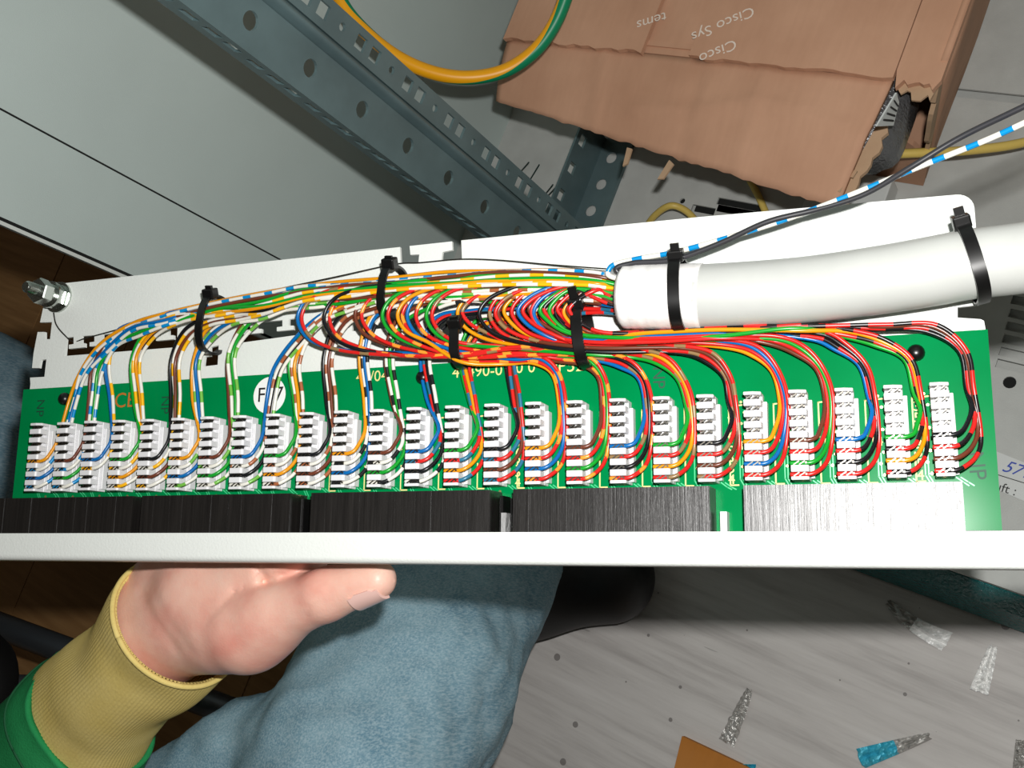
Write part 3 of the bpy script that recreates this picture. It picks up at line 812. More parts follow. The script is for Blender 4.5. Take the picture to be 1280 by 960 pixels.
# metal shield and latch pieces in the gaps between the blocks
for (a, b_) in ((155, 163), (247.6, 255.8)):
    m_ = MB(); m_.box((a + 1.5, -24, 0), (a + 3.0, -5, 9)); m_.box((a + 5.0, -24, 0), (a + 6.0, -6, 6)); pan.part('latch', m_, M['black_plastic'])
q = MB(); q.box((250.6, -24, 0), (252.6, -12, 11)); pan.part('latch', q, M['film'])
q = MB(); q.box((337, -24, 0), (339.5, -12, 6)); pan.part('latch', q, M['block'])

# terminal blocks
top_px = [(38, 529), (71, 528), (105, 526), (140.5, 525), (176, 523), (214, 522), (250, 520), (291, 518), (332.5, 517), (374.5, 514.5), (417.5, 512.5), (462, 510.5), (508, 508), (556, 506), (605, 504), (656, 502), (707.5, 500), (761, 497.5), (815.5, 495), (870, 492.5), (929, 490), (985, 487), (1043, 485), (1104, 481.5), (1161, 478.5)]
bot_px = [(29.5, 614), (64, 614), (97.5, 613), (132.5, 613), (169, 614), (207, 613), (245, 613), (285, 613), (327, 611), (369, 611), (412.5, 610), (457.5, 610), (505, 609), (554, 608), (604, 607), (656, 606), (708, 606), (762.5, 605), (817, 604), (872.5, 603), (931, 600), (989, 600), (1047.5, 599), (1110, 597), (1171, 595)]
HB, WB, YB = 11.0, 6.4, 33.4
def block_mb():
    m = MB(); p = YB / 8.0
    m.box((0.2, 0, 0), (WB, YB, 5.0))                              # body below the slots
    m.box((WB, 1.0, 0), (WB + 1.5, YB - 3, 4.2))                   # foot along one side
    ys = [0.0] + [YB - (k + 0.5) * p for k in range(7, -1, -1)] + [YB]
    for i in range(9):
        y0 = ys[i] + (0.0 if i == 0 else 0.85); y1 = ys[i + 1] - (0.0 if i == 8 else 0.85)
        c = 0.0
        if i == 8:
            m.prism([(0, 5), (0, HB), (WB * .55, HB), (WB, HB - 1.2), (WB, 5)], 'y', y1, y0)
        else:
            m.prism([(0, 5), (0, HB), (WB - 0.7, HB), (WB, HB - 0.7), (WB, 5)], 'y', y1, y0)
    m.box((WB * 0.35, 0.3, 5), (WB * 0.62, YB - 0.3, 8.2))         # spine through the slots
    return m
def contact_mb():
    m = MB(); p = YB / 8.0
    for k in range(8):
        yc = YB - (k + 0.5) * p
        for sx, an in ((WB * 0.30, 0.6), (WB * 0.62, 0.6)):
            R = Matrix.Translation((sx, yc, 0)) @ Matrix.Rotation(an, 4, 'Z')
            m.box((-1.25, -0.22, 7.6), (1.25, 0.22, 10.5), R)
        m.box((WB * 0.80, yc - 0.35, 9.0), (WB * 0.9, yc + 0.35, 10.9))
    return m
blk_me = mesh('terminal_block', block_mb(), M['block'], scale=0.001)
con_me = mesh('contact_row', contact_mb(), M['contact'], scale=0.001)
blocks = []
for i in range(25):
    t_, b_ = L(*top_px[i], HB), L(*bot_px[i], HB)
    ang = math.atan2(-(t_.x - b_.x), t_.y - b_.y) * 0.6
    o = link(bpy.data.objects.new('terminal_block', blk_me)); o.parent = pan.o
    mid = (t_ + b_) * 0.5
    R = Matrix.Rotation(ang, 3, 'Z')
    org = Vector((mid.x, mid.y, 0)) - R @ Vector((0, YB / 2, 0))
    o.location = (org - pan.base) * 0.001; o.rotation_euler = (0, 0, ang)
    o.modifiers.new('bevel', 'BEVEL').width = 0.0002
    o.modifiers['bevel'].segments = 1
    c = link(bpy.data.objects.new('contact_row', con_me)); c.parent = o
    blocks.append((org, R))

# printing on the board
def ptext(txt, size, px, py, rot, mat, name='lettering', z=0.06, bold=0.0, shear=0.0, parent=pcb):
    o_ = L(px, py, 0); ca, sa = math.cos(rot), math.sin(rot)
    return pan.part(name, text_mb(txt, size, lambda c: Vector((o_.x + c.x * ca - c.y * sa, o_.y + c.x * sa + c.y * ca, z)), bold=bold, shear=shear), mat, parent=parent)
ptext('43490-017', 7.0, 606, 464, 0, M['silk']); ptext('50 0', 7.0, 652, 460, 0, M['silk']); ptext('PP52', 7.6, 708, 458, 0, M['silk'])
ptext('40/04', 7.0, 465, 471, 0, M['silk'])
ptext('CE', 10.5, 156, 501, 0, M['ce']); ptext('NP', 7.0, 50, 510, -1.57, M['marker']); ptext('NP', 7.0, 206, 506, -1.57, M['marker'])
ptext('NP', 8.0, 1220, 582, -1.5, M['marker']); ptext('NP', 7.0, 823, 472, -1.57, M['marker'])
m_ = MB(); q = L(337, 494, 0); m_.lathe([(8.6, 0.05), (8.6, 0.15)], 32, Matrix.Translation((q.x, q.y, 0))); stk = pan.part('round_sticker', m_, M['sticker'], label='round white sticker')
ptext('F37', 9.6, 338, 494, 0, M['ink'], z=0.2, bold=0.02, parent=stk)
# silkscreen brackets, pin figures and port numbers beside the blocks
silk = MB(); tr = MB(); pads = MB()
def strip(mb, pts, w, z=0.05):
    for a, b_ in zip(pts[:-1], pts[1:]):
        a = Vector((a[0], a[1], z)); b_ = Vector((b_[0], b_[1], z)); d = (b_ - a); nn = Vector((-d.y, d.x, 0)).normalized() * w / 2; e = d.normalized() * w / 2
        mb.add([a - nn - e, a + nn - e, b_ + nn + e, b_ - nn + e], [(0, 3, 2, 1)])
rt = random.Random(11)
for i, (org, R) in enumerate(blocks):
    nx_ = (blocks[i + 1][0].x if i < 24 else org.x + 20) - org.x
    bx = org.x + nx_ * 0.60
    y0 = org.y
    if 9 <= i < 24:
        strip(silk, [(bx + 3.0, y0 - 0.5), (bx, y0 - 0.5), (bx, y0 + 10)], 0.55)
        strip(silk, [(bx, y0 + 17), (bx, y0 + 30), (bx + nx_ * 0.36, y0 + 30.5)], 0.55)
    for k in range(4):
        xa = org.x - 3.2 + k * 1.1
        if k < 2:
            strip(tr, [(xa, y0 + 12 - k * 2), (xa, y0 + 1.5), (xa + 2.2, y0 - 2.6), (xa + 2.2, -3.2)], 0.45)
        else:
            strip(tr, [(org.x + 4 + k * 1.5, y0 + 0.5), (org.x + 6 + k * 1.6, y0 - 1.2), (org.x + 7.4 + k * 1.7, -3.2)], 0.45)
    for k in range(8):
        pads.lathe([(0.55, 0), (0.55, 0.12)], 8, Matrix.Translation((org.x - 1.1 - (k % 2) * 1.2, y0 + 2.1 + k * YB / 8, 0)))
    pads.lathe([(0.6, 0), (0.6, 0.15)], 8, Matrix.Translation((org.x + 3.2, y0 - 1.8, 0)))
pan.part('silkscreen_lines', silk, M['silk'], parent=pcb, kind='stuff'); pan.part('copper_traces', tr, M['trace'], parent=pcb, kind='stuff'); pan.part('solder_pads', pads, M['solder'], parent=pcb, kind='stuff')
def btext(txt, size, x_, y_):
    pan.part('lettering', text_mb(txt, size, lambda c: Vector((x_ + c.x, y_ + c.y, 0.06)), bold=0.02), M['silk'], parent=pcb)
for i in (14, 19, 23):
    org = blocks[i][0]
    for k, d in enumerate('63546354'): btext(d, 5.2, org.x + 11.0, org.y + 31.0 - k * 4.2)
for i in range(14, 24):
    org = blocks[i][0]; nx_ = blocks[i + 1][0].x - org.x
    btext(str(i + 1 - 9 if i < 19 else i - 8), 4.6, org.x + nx_ - 3.4, org.y + 14.5)
for i in (20, 21, 22): btext('4', 4.6, blocks[i][0].x + 13.0, blocks[i][0].y + 27)

# stud with nuts on the tray's corner
q = L(74, 372, TZ); Rb = Matrix.Translation((q.x, q.y, 0))
def nut(m, z0, z1, r):
    R6 = Rb @ Matrix.Rotation(0.3, 4, 'Z'); vs = []
    m.lathe([(r * 0.92, z0), (r, z0 + 0.6), (r, z1 - 0.6), (r * 0.92, z1)], 6, R6)
stud = MB(); stud.lathe([(3.0, TZ), (3.0, 17.5), (2.2, 18.6)], 16, Rb)
so = pan.part('stud', stud, M['bright_zinc'], label='zinc-plated earthing stud', auto=40)
m_ = MB(); m_.lathe([(8.2, TZ), (8.2, TZ + 1.3)], 24, Rb); pan.part('washer', m_, M['bright_zinc'], parent=so, auto=40)
m_ = MB(); nut(m_, TZ + 1.3, TZ + 6.0, 6.6); pan.part('nut', m_, M['bright_zinc'], parent=so)
m_ = MB(); m_.lathe([(7.0, TZ + 6.0), (7.0, TZ + 7.2)], 24, Rb); pan.part('washer', m_, M['bright_zinc'], parent=so, auto=40)
m_ = MB(); m_.lathe([(5.4, TZ + 7.2), (5.4, TZ + 9.2)], 24, Rb); pan.part('spring_washer', m_, M['bright_zinc'], parent=so, auto=40)
m_ = MB(); nut(m_, TZ + 9.2, TZ + 15.4, 6.6); pan.part('nut', m_, M['bright_zinc'], parent=so)

# ------------------------------------------------------------------ multicore cable and its wires
cb = Thing('multicore_cable', 'thick pale grey multicore cable fanned out into coloured wires on the panel', 'cable', L(900, 372, TZ), panel=True)
RC = 12.6
cp = [L(866, 371, 9), L(930, 368, 9), L(1010, 362, 9.5), L(1100, 350, 11), L(1160, 340, 12), L(1215, 330, 12), L(1280, 322, 11), L(1360, 308, 6), L(1460, 270, -10), L(1560, 215, -50), L(1660, 140, -120), L(1720, 60, -210), L(1730, -20, -300)]
m_ = MB(); m_.tube(spline(cp, 12), RC, 32); cb.part('sheath', m_, M['sheath'], smooth=True, label='pale grey outer sheath')
tp = spline([L(776, 371, 9), L(800, 371, 9), L(830, 371, 9), L(878, 370.5, 9)], 8)
rr = [RC * 0.93 if k < 2 else RC * (1.03 + 0.006 * math.sin(k * 2.1)) for k in range(len(tp))]; rr[0] = RC * 0.86
m_ = MB(); m_.tube(tp, rr, 28, ell=[(1 + 0.03 * math.sin(k), 1.0) for k in range(len(tp))]); cb.part('tape_wrap', m_, M['tape'], smooth=True, label='white tape wrapped round the stripped end')
fr = random.Random(2)
rows = []
for j in range(7):
    rows.append([L(778 + 12 * j + fr.uniform(-3, 3), 398 + i * 3.2 + j * 0.6 + fr.uniform(-1.5, 1.5), 8 - i * 2.4 + fr.uniform(-.6, .6)) for i in range(5)])
m_ = MB(); m_.grid(rows); cb.part('plastic_film', m_, M['film'], smooth=True)
rows = []
for j in range(5):
    rows.append([L(756 + 8 * j + fr.uniform(-3, 3), 334 + i * 4 + fr.uniform(-1.5, 1.5), 10 + i * 1.6) for i in range(4)])
m_ = MB(); m_.grid(rows); cb.part('plastic_film', m_, M['film'], smooth=True)
dw = [L(67, 391, -3), L(70, 405, -3), L(80, 418, -3), L(91, 427, -4.5), L(106, 423, -3.2), L(150, 411, -2), L(240, 385, -1), L(330, 365, 0), L(420, 346, 0), L(499, 329.5, -2.8), L(523, 328.5, -2.8), L(576, 324, -2.8), L(620, 325, -2), L(690, 331, 0), L(770, 337, 6)]
m_ = MB(); m_.tube(spline(dw, 8), 0.32, 6); cb.part('drain_wire', m_, M['drain'], smooth=True)

COL = {0: 'orange w_blue blue w_blue', 1: 'brown w_blue green w_blue', 2: 'blue w_yellow', 3: 'green w_yellow orange w_yellow', 4: 'black w_yellow brown w_yellow',
       5: 'orange w_green blue w_green', 6: 'brown w_green green w_green', 7: 'blue w_brown black w_green', 8: 'green w_brown orange w_brown', 9: 'black w_brown brown w_brown',
       10: 'orange w_black blue w_black', 11: 'brown w_black green w_black', 12: 'blue r_blue black w_black', 13: 'green r_blue orange r_blue', 14: 'black r_blue brown r_blue',
       15: 'orange r_orange blue r_orange', 16: 'brown r_orange green r_orange', 17: 'blue r_brown black r_orange', 18: 'green r_brown orange r_brown', 19: 'black r_brown brown r_brown',
       20: 'orange red blue red', 21: 'brown red green red', 22: 'blue r_black black red', 23: 'green r_black orange r_black', 24: 'black r_black brown r_black'}
RWI = 0.84
wr = random.Random(21)
def interp(tab, x):
    if x <= tab[0][0]: return tab[0][1]
    for (a, va), (b_, vb) in zip(tab[:-1], tab[1:]):
        if x <= b_: return va + (vb - va) * (x - a) / (b_ - a)
    return tab[-1][1]
# where each group of four leaves the upper bundle: pixels from the bundle down to the block
DROP = {0: [(205, 398), (165, 409), (128, 436), (104, 468), (93, 500)], 1: [(212, 402), (172, 416), (140, 430), (122, 462), (117, 500)], 2: [(232, 394), (185, 403), (150, 418), (137, 452), (142, 500)],
        3: [(262, 392), (222, 398), (188, 416), (170, 448), (173, 500)], 4: [(300, 396), (262, 402), (234, 416), (219, 448), (219, 500)], 5: [(330, 394), (290, 400), (262, 418), (245, 450), (247, 500)],
        6: [(400, 380), (350, 385), (315, 400), (290, 440), (292, 500)], 7: [(440, 384), (405, 398), (375, 425), (348, 462), (338, 500)], 8: [(470, 372), (425, 384), (388, 412), (368, 452), (372, 500)],
        9: [(520, 372), (470, 384), (430, 402), (410, 445), (414, 500)], 10: [(560, 368), (510, 376), (470, 395), (455, 440), (460, 500)], 11: [(580, 372), (540, 382), (505, 402), (487, 440), (494, 500)],
        12: [(640, 388), (590, 392), (550, 402), (531, 440), (540, 500)], 13: [(670, 392), (640, 396), (600, 408), (580, 440), (590, 500)], 14: [(710, 388), (685, 394), (655, 408), (639, 440), (645, 500)]}
RDROP = {15: [(640, 449), (672, 450), (694, 466), (703, 505)], 16: [(705, 449), (733, 452), (751, 470), (757, 505)], 17: [(755, 452), (782, 455), (802, 472), (810, 505)], 18: [(800, 448), (828, 451), (850, 472), (862, 503)],
         19: [(860, 446), (888, 448), (908, 470), (915, 500)], 20: [(918, 438), (945, 440), (968, 462), (980, 500)], 21: [(970, 434), (1000, 438), (1024, 460), (1036, 495)], 22: [(1025, 428), (1050, 433), (1078, 456), (1090, 495)],
         23: [(1060, 425), (1100, 428), (1134, 448), (1147, 490)], 24: [(1100, 410), (1165, 410), (1203, 438), (1213, 485)]}
LOOPX = {17: [372, 377, 405, 412], 16: [444, 452, 478, 485], 15: [497, 503, 509, 520], 18: [533, 540, 572, 578], 19: [603, 608, 618, 622], 20: [632, 640, 648, 655], 21: [660, 668, 674, 680], 22: [672, 682, 690, 694], 23: [686, 694, 700, 705], 24: [698, 704, 710, 716]}
LOW_C = [(480, 444), (578, 442), (735, 434), (850, 430), (1000, 422), (1100, 416)]; LOW_H = [(480, 7), (578, 11), (735, 17), (850, 18), (1000, 15), (1100, 9)]
for i in range(25):
    cols = COL[i].split(); org, R = blocks[i]
    for w, cname in enumerate(cols):
        k = 4 + w; yk = YB - (k + 0.5) * YB / 8.0
        if i == 2: yk = YB - (4 + w + 0.5) * YB / 8.0
        nxt = (blocks[i + 1][0].x - org.x) if i < 24 else 20.0
        def B(x_, y_, z_): return org + R @ Vector((x_, y_, 0)) + Vector((0, 0, z_))
        sp = nxt / 17.3
        pts = [B(-0.4, yk, 9.2), B(WB * 0.5, yk, 9.3), B(WB + 0.6, yk + 0.1, 9.3), B(WB + 3.0, yk + 1.2, 8.6), B(WB + 4.6 * sp + 0.5 * w, yk + 4.5, 7.2 - 0.5 * w), B(WB + (6.2 + 0.6 * w) * sp, yk + 10, 5.6 - 0.7 * w)]
        j = [wr.uniform(-1, 1) for _ in range(6)]
        if i <= 14:
            dr = DROP[i]; lat = (w - 1.5) * 3.4
            hh = [9 + 0.8 * w, 8 + 0.8 * w, 7.0, 4.5 + 0.4 * w, 3.2 + 0.5 * w]
            if i >= 12: hh = [1.0 + 0.9 * w, 0.2 + w, 0.5 + w, 1.5 + 0.6 * w, 3 + 0.5 * w]
            seg = []
            for q_, (px, py) in enumerate(dr):
                f = [0.4, 0.7, 1.0, 1.0, 1.0][q_]
                seg.append(L(px + lat * f * (0.5 if q_ < 2 else 1) + j[q_] * 1.8, py + (lat * 0.9 if q_ < 3 else 0) + j[q_] * 1.4, hh[q_]))
            pts += seg[::-1]
            u = (i + w / 4.0) / 12.0
            up = []
            x0 = dr[0][0]
            for X_ in (265, 330, 380, 435, 493, 560, 630, 700, 748):
                if X_ > x0 + 28 and i <= 11:
                    y_ = interp([(265, 378 + 90 * u), (380, 358 + 48 * u), (493, 348 + 40 * u), (600, 338 + 44 * u), (700, 337 + 42 * u), (748, 342 + 40 * u)], X_)
                    h_ = 4 + 2.1 * ((2 * w + 3 * i + (w > 1)) % 5) + 2.0 * math.sin(math.pi * min(u, 1)) + wr.uniform(-0.8, .8) - (2.5 if i > 7 else 0)
                    up.append(L(X_, y_ + wr.uniform(-2.2, 2.2), h_))
                elif X_ > x0 + 28:
                    up.append(L(X_, 376 + (i - 12) * 5 + w * 2 + wr.uniform(-1.5, 1.5), 0.5 + 1.3 * w))
            pts += up
            pts += [L(782, 350 + 42 * min(1, (i + w / 4) / 15), 8 + wr.uniform(-3, 3)), L(810, 358 + 24 * min(1, (i + w / 4) / 15), 9)]
        else:
            dr = RDROP[i]; lat = (w - 1.5) * 3.2
            hh = [5 + w, 5 + 0.8 * w, 4.5 + 0.4 * w, 4.0 + 0.5 * w]
            lane = 1 - 2 * ((i - 15) + (w + 0.5) / 4) / 10.0
            seg = []
            for q_, (px, py) in enumerate(dr):
                if q_ == 0: py = interp(LOW_C, px) + lane * interp(LOW_H, px) * 0.55 + (py - interp(LOW_C, px)) * 0.45
                seg.append(L(px + (lat if q_ > 1 else lat * 1.5) + j[q_], py - (lat * 0.8 if q_ < 2 else 0) + j[q_], hh[q_]))
            pts += seg[::-1]
            xl = LOOPX[i][w] + (wr.uniform(-5, 5) if i > 18 else 0)
            xs = [X_ for X_ in (1000, 900, 820, 735, 650, 578, 500) if dr[0][0] - 50 > X_ > xl + 70]
            for X_ in xs:
                ln = lane
                if X_ < 700: ln = 0.9 - 1.8 * ((i - 15) + (w + .5) / 4) / 5.0 if i < 20 else lane
                ln = max(-1, min(1, ln))
                pts.append(L(X_, interp(LOW_C, X_) + ln * interp(LOW_H, X_) + wr.uniform(-3.5, 3.5), 5.5 + 2.2 * ((w * 2 + i) % 4) + wr.uniform(-.5, .5)))
            big = 1.0 if xl < 430 else 0.86
            bot = 437 if xl < 430 else (430 if xl < 560 else 424 - (xl - 560) * 0.05)
            rx = 62 if xl < 430 else wr.uniform(42, 66)
            bot += wr.uniform(-4, 5) if i > 17 else 0
            h0 = 9 + 1.4 * ((w + i) % 4)
            pts += [L(xl + rx * 0.62, bot - 2 + wr.uniform(-1, 1), h0), L(xl + rx * 0.16, bot - 17, h0 + 1.5), L(xl, (bot + 362) / 2 - 2, h0 + 2.2), L(xl + rx * 0.16, 376, h0 + 2.0), L(xl + rx * 0.62, 362, h0 + 0.8)]
            if xl < 670: pts.append(L(xl + rx * 1.15, 357 + wr.uniform(-2, 4), h0 - 1.0))
            for X_ in (435, 493, 560, 630, 690, 735):
                if X_ > xl + rx * 1.15 + 26:
                    pts.append(L(X_, interp([(435, 360), (500, 354), (630, 366), (735, 372)], X_) + ((i * 4 + w) % 7 - 3) * 1.8 + wr.uniform(-1, 1), 4 + ((i + w) % 4) * 1.6))
            pts += [L(772, 372 + ((i * 4 + w) % 9 - 4) * 2.6, 8 + ((i + w) % 3 - 1) * 3), L(806, 371 + ((i * 4 + w) % 9 - 4) * 1.6, 9)]
        m_ = MB(); m_.tube(spline(pts, 7), RWI, 8)
        for f_ in range(len(m_.uv)): m_.uv[f_] = [(a, b_ * 0.001) for a, b_ in m_.uv[f_]]
        cb.part('wire', m_, W[cname], smooth=True)

# ------------------------------------------------------------------ the loose pair leaving the cable
pr1 = [L(800, 352, 8), L(775, 349, 12), L(760, 343, 14), L(764, 333, 14.5), L(790, 325, 14.5), L(840, 316, 15), L(900, 300, 17), L(980, 275, 20), L(1060, 245, 24), L(1150, 208, 30), L(1240, 172, 38), L(1330, 130, 48)]
pr2 = [L(800, 358, 9), L(778, 345, 14.5), L(770, 336, 16), L(790, 329, 16), L(840, 325, 16), L(900, 304, 18), L(960, 277, 21), L(1020, 262, 22), L(1080, 243, 25), L(1140, 208, 31), L(1200, 172, 36), L(1290, 128, 46), L(1360, 90, 54)]
for nm, pr_, mt, lb in (('jumper_wire', pr1, W['w_blue'], 'loose white wire with blue bands leaving the tape wrap toward the box'), ('jumper_wire', pr2, M['dark_wire'], 'loose dark grey wire running beside the blue banded one')):
    m_ = MB(); m_.tube(spline(pr_, 10), 1.05, 10)
    for f_ in range(len(m_.uv)): m_.uv[f_] = [(a, b_ * 0.001) for a, b_ in m_.uv[f_]]
    cb.part(nm, m_, mt, smooth=True, label=lb)

# ------------------------------------------------------------------ cable ties
def tie(px, py, ay, az, zc, rot, label, head_at=1, head_px=None, tail=3.0, wband=3.6, xoff=0):
    c = L(px, py, zc); T = Thing('cable_tie', label, 'cable tie', c, panel=True, group='black cable ties on the wiring')
    R = Matrix.Translation(c) @ Matrix.Rotation(rot, 4, 'Z'); n = 40; vs, fs = [], []
    for k in range(n):
        a = 2 * math.pi * k / n; ca, sa = math.cos(a), math.sin(a)
        y_ = math.copysign(abs(ca) ** 0.8, ca); z_ = math.copysign(abs(sa) ** 0.8, sa)
        for (dx, dr_) in ((-wband / 2, 0), (wband / 2, 0), (wband / 2, 1.1), (-wband / 2, 1.1)):
            vs.append(R @ Vector((dx, y_ * (ay + dr_), z_ * (az + dr_))))
    for k in range(n):
        k2 = (k + 1) % n
        for e in range(4): fs.append((k * 4 + e, k * 4 + (e + 1) % 4, k2 * 4 + (e + 1) % 4, k2 * 4 + e))
    m = MB(); m.add(vs, fs); T.part('strap', m, M['black_plastic'], auto=45)
    a = head_at; hy, hz = math.cos(a) * (ay + 1.2), math.sin(a) * (az + 1.2)
    H = R @ Matrix.Translation((0, hy, hz)) @ Matrix.Rotation(a - math.pi / 2, 4, 'X')
    m = MB(); m.box((-3.0, -2.6, -1.2), (3.0, 2.6, 3.6), H); T.part('head', m, M['black_plastic'], bev=0.0006)
    m = MB(); m.box((-1.7, -1.0, 3.6), (1.7, 0.4, 3.6 + tail), H); T.part('tail', m, M['black_plastic'])
tie(267, 406, 13.2, 10, 3, -0.10, 'black cable tie on the upper wires nearest the zinc stud', 0.5, tail=1.5)
tie(492, 367, 11.5, 11, 4, -0.10, 'black cable tie on the upper wires below the T-shaped back notch', 0.55, tail=1)
tie(578, 432, 9.0, 8.5, 6, 0.03, 'black cable tie on the lower wires above the printed part number', 0.75, tail=0.8, wband=4.0)
tie(730, 420, 12.5, 9.5, 6, 0.10, 'black cable tie on the lower wires beside the stripped cable end', 0.62, tail=5, wband=4.4)
tie(851, 370, 14.0, 14.0, 9, 0.0, 'black cable tie pulled tight over the white tape wrap', 0.55, tail=2.5, wband=4.4)
tie(1215, 330, 13.4, 13.4, 12, 0.22, 'black cable tie round the bare cable sheath at the panel corner', 0.5, tail=3, wband=4.4)

# ------------------------------------------------------------------ person: hand, sleeve, jeans, shoe
def V3(px, py, h): return np.array(L(px, py, h))
def hand_sdf(G):
    Pm = G                                                    # millimetres, panel frame
    wrist, palm0 = V3(196, 800, -50), V3(258, 748, -38)
    parts = [
        (V3(70, 950, -96), wrist, 24, 23.5), (wrist, palm0, 24.5, 24),
        (V3(212, 785, -46), V3(305, 790, -30), 24, 19),            # ball of the thumb
        (V3(285, 775, -32), V3(335, 776, -26), 20, 16.5),
        (V3(200, 752, -50), V3(262, 690, -42), 23, 20),            # outer edge of the palm
        (palm0, V3(368, 690, -26), 22, 17), (palm0, V3(300, 668, -36), 21, 16),
        (V3(318, 790, -27), V3(350, 766, -22), 16.5, 14),
    ]
    thumb = [(V3(338, 770, -23), V3(408, 742, -16), 15.0, 12.0), (V3(408, 742, -16), V3(472, 724.5, -13), 12.2, 8.6)]
    fingers = [[(352, 690, -30), (420, 640, -24), (448, 606, -20), (462, 582, -17)], [(325, 675, -33), (392, 612, -26), (420, 572, -21), (436, 546, -17)],
               [(292, 665, -36), (352, 600, -28), (378, 560, -22), (394, 536, -17)], [(262, 662, -40), (310, 606, -30), (332, 574, -23), (344, 556, -17)]]
    for fi, fg in enumerate(fingers):
        r0 = [9.8, 10, 9.6, 8.4][fi]
        q = [V3(*p) for p in fg]
        for a in range(3): parts.append((q[a], q[a + 1], r0 - a * 0.8, r0 - (a + 1) * 0.8))
    d = None
    for a, b_, ra, rb in parts:
        e = sd_cone(Pm, a, b_, ra, rb); d = e if d is None else smin(d, e, 9.0)
    th = None
    for a, b_, ra, rb in thumb:
        e = sd_cone(Pm, a, b_, ra, rb); th = e if th is None else smin(th, e, 4.0)
    d = smin(d, th, 5.0)
    # skin creases, drawn along the lines where they run
    pc_ = Pm @ PMR.T + PMO; qx = 640 + F_PX * pc_[..., 0] / pc_[..., 2]; qy = 480 + F_PX * pc_[..., 1] / pc_[..., 2]
    def crease(pts, amp, w):
        nonlocal d
        best = np.full(qx.shape, 1e9)
        for (ax_, ay_), (bx_, by_) in zip(pts[:-1], pts[1:]):
            dx, dy = bx_ - ax_, by_ - ay_; t = np.clip(((qx - ax_) * dx + (qy - ay_) * dy) / (dx * dx + dy * dy), 0, 1)
            best = np.minimum(best, np.hypot(qx - ax_ - t * dx, qy - ay_ - t * dy))
        d = d + amp * np.exp(-(best / w) ** 2)
    crease([(318, 696), (324, 712), (332, 727)], 2.4, 5); crease([(330, 728), (362, 717), (404, 700)], 2.2, 6)
    crease([(256, 778), (272, 762), (292, 740)], 0.8, 3.0); crease([(292, 740), (332, 727)], 0.9, 5)
    crease([(382, 772), (388, 760), (400, 750)], 0.6, 3); crease([(393, 768), (400, 756), (410, 748)], 0.5, 2.5); crease([(404, 764), (412, 752)], 0.4, 2.5)
    crease([(176, 740), (192, 772), (222, 812)], 0.7, 5); crease([(190, 735), (206, 770), (240, 815)], 0.5, 5)
    y_, z_ = Pm[..., 1], Pm[..., 2]
    return np.maximum(d, np.where(y_ > -33.4, z_ + 6.4, -50.0))   # the steel it carries
hand = sd_mesh(hand_sdf, (-70, -190, -150), (215, 40, -2), 1.9)
hand.v = [PW(v) for v in hand.v]
pb = PW((60, -100, -90))
me = mesh('person', hand, M['skin'], pb, 1.0, True)
person = link(bpy.data.objects.new('person', me)); person.matrix_world = Matrix.Translation(pb)
sm_ = person.modifiers.new('smooth', 'SMOOTH'); sm_.factor = 0.5; sm_.iterations = 3
tag(person, 'person in green sweatshirt and blue jeans holding up the patch bay with one hand', 'person')
def ppart(name, mb, mat, smooth=True, parent=None, label=None):
    o = link(bpy.data.objects.new(name, mesh(name, mb, mat, pb, 1.0, smooth))); o.parent = parent or person
    if label: o['label'] = label
    return o
# thumbnail
tipc, ipc = Vector(V3(472, 724.5, -13)), Vector(V3(408, 742, -16))
td = (tipc - ipc).normalized()
nout = Vector((0.10, -0.95, 0.30)); nout = (nout - td * nout.dot(td)).normalized(); side = td.cross(nout)
def nail_rows(extra):
    out = []
    for j in range(9):
        t_ = j / 8.0; row = []
        for i in range(9):
            a = (i / 8.0 - 0.5) * 1.5 * (1.0 if 0.15 < t_ < 0.85 else 0.86)
            p = ipc.lerp(tipc, 0.60 + 0.50 * t_); r_ = 10.9 - 2.0 * t_ - 0.5 * max(0, t_ - .7) + extra
            row.append(PW(p + (nout * math.cos(a) + side * math.sin(a)) * r_))
        out.append(row)
    return out
m_ = MB(); m_.grid(nail_rows(0.35)); m_.grid([r[::-1] for r in nail_rows(-0.9)])
n0, n1 = nail_rows(0.35), nail_rows(-0.9)
for k in range(8):
    for (e0, e1) in ((n0[0], n1[0]), (n1[8], n0[8])): m_.add([e0[k], e0[k + 1], e1[k + 1], e1[k]], [(0, 1, 2, 3)])
    for c_ in (0, 8):
        m_.add([n0[k][c_], n0[k + 1][c_], n1[k + 1][c_], n1[k][c_]], [(0, 1, 2, 3)])
tn = ppart('thumbnail', m_, M['nail'], label='thumbnail')

# sleeve: ribbed cuff and green sweatshirt arm
def ring_tube(path_mm, rad, ribs=0, nseg=150, amp=0.0, wr_=None, ell=(1, 1), tilt=None, close_lip=0.0):
    P = spline([Vector(p) for p in path_mm[0]], 10); m = len(P)
    rs = []
    for k in range(m):
        t_ = k / (m - 1) * (len(rad) - 1); a = min(int(t_), len(rad) - 2); f = t_ - a; f = f * f * (3 - 2 * f)
        rs.append(rad[a] + (rad[a + 1] - rad[a]) * f)
    T0 = None; rows = []
    N = None
    for k in range(m):
        T = (P[min(k + 1, m - 1)] - P[max(k - 1, 0)]).normalized()
        if N is None: N = Vector((0, 0, 1))
        N = (N - T * N.dot(T)).normalized(); Bn = T.cross(N); row = []
        for i in range(nseg):
            a = 2 * math.pi * i / nseg
            r_ = rs[k] + (amp * math.cos(a * ribs) if ribs else 0) + (wr_(k / (m - 1), a) if wr_ else 0)
            row.append(PW(P[k] + (N * math.cos(a) * ell[0] + Bn * math.sin(a) * ell[1]) * r_))
        rows.append(row)
    return rows
cpath = [L(222, 778, -44), L(196, 806, -53), L(165, 838, -64), L(135, 868, -75), L(106, 902, -88)]
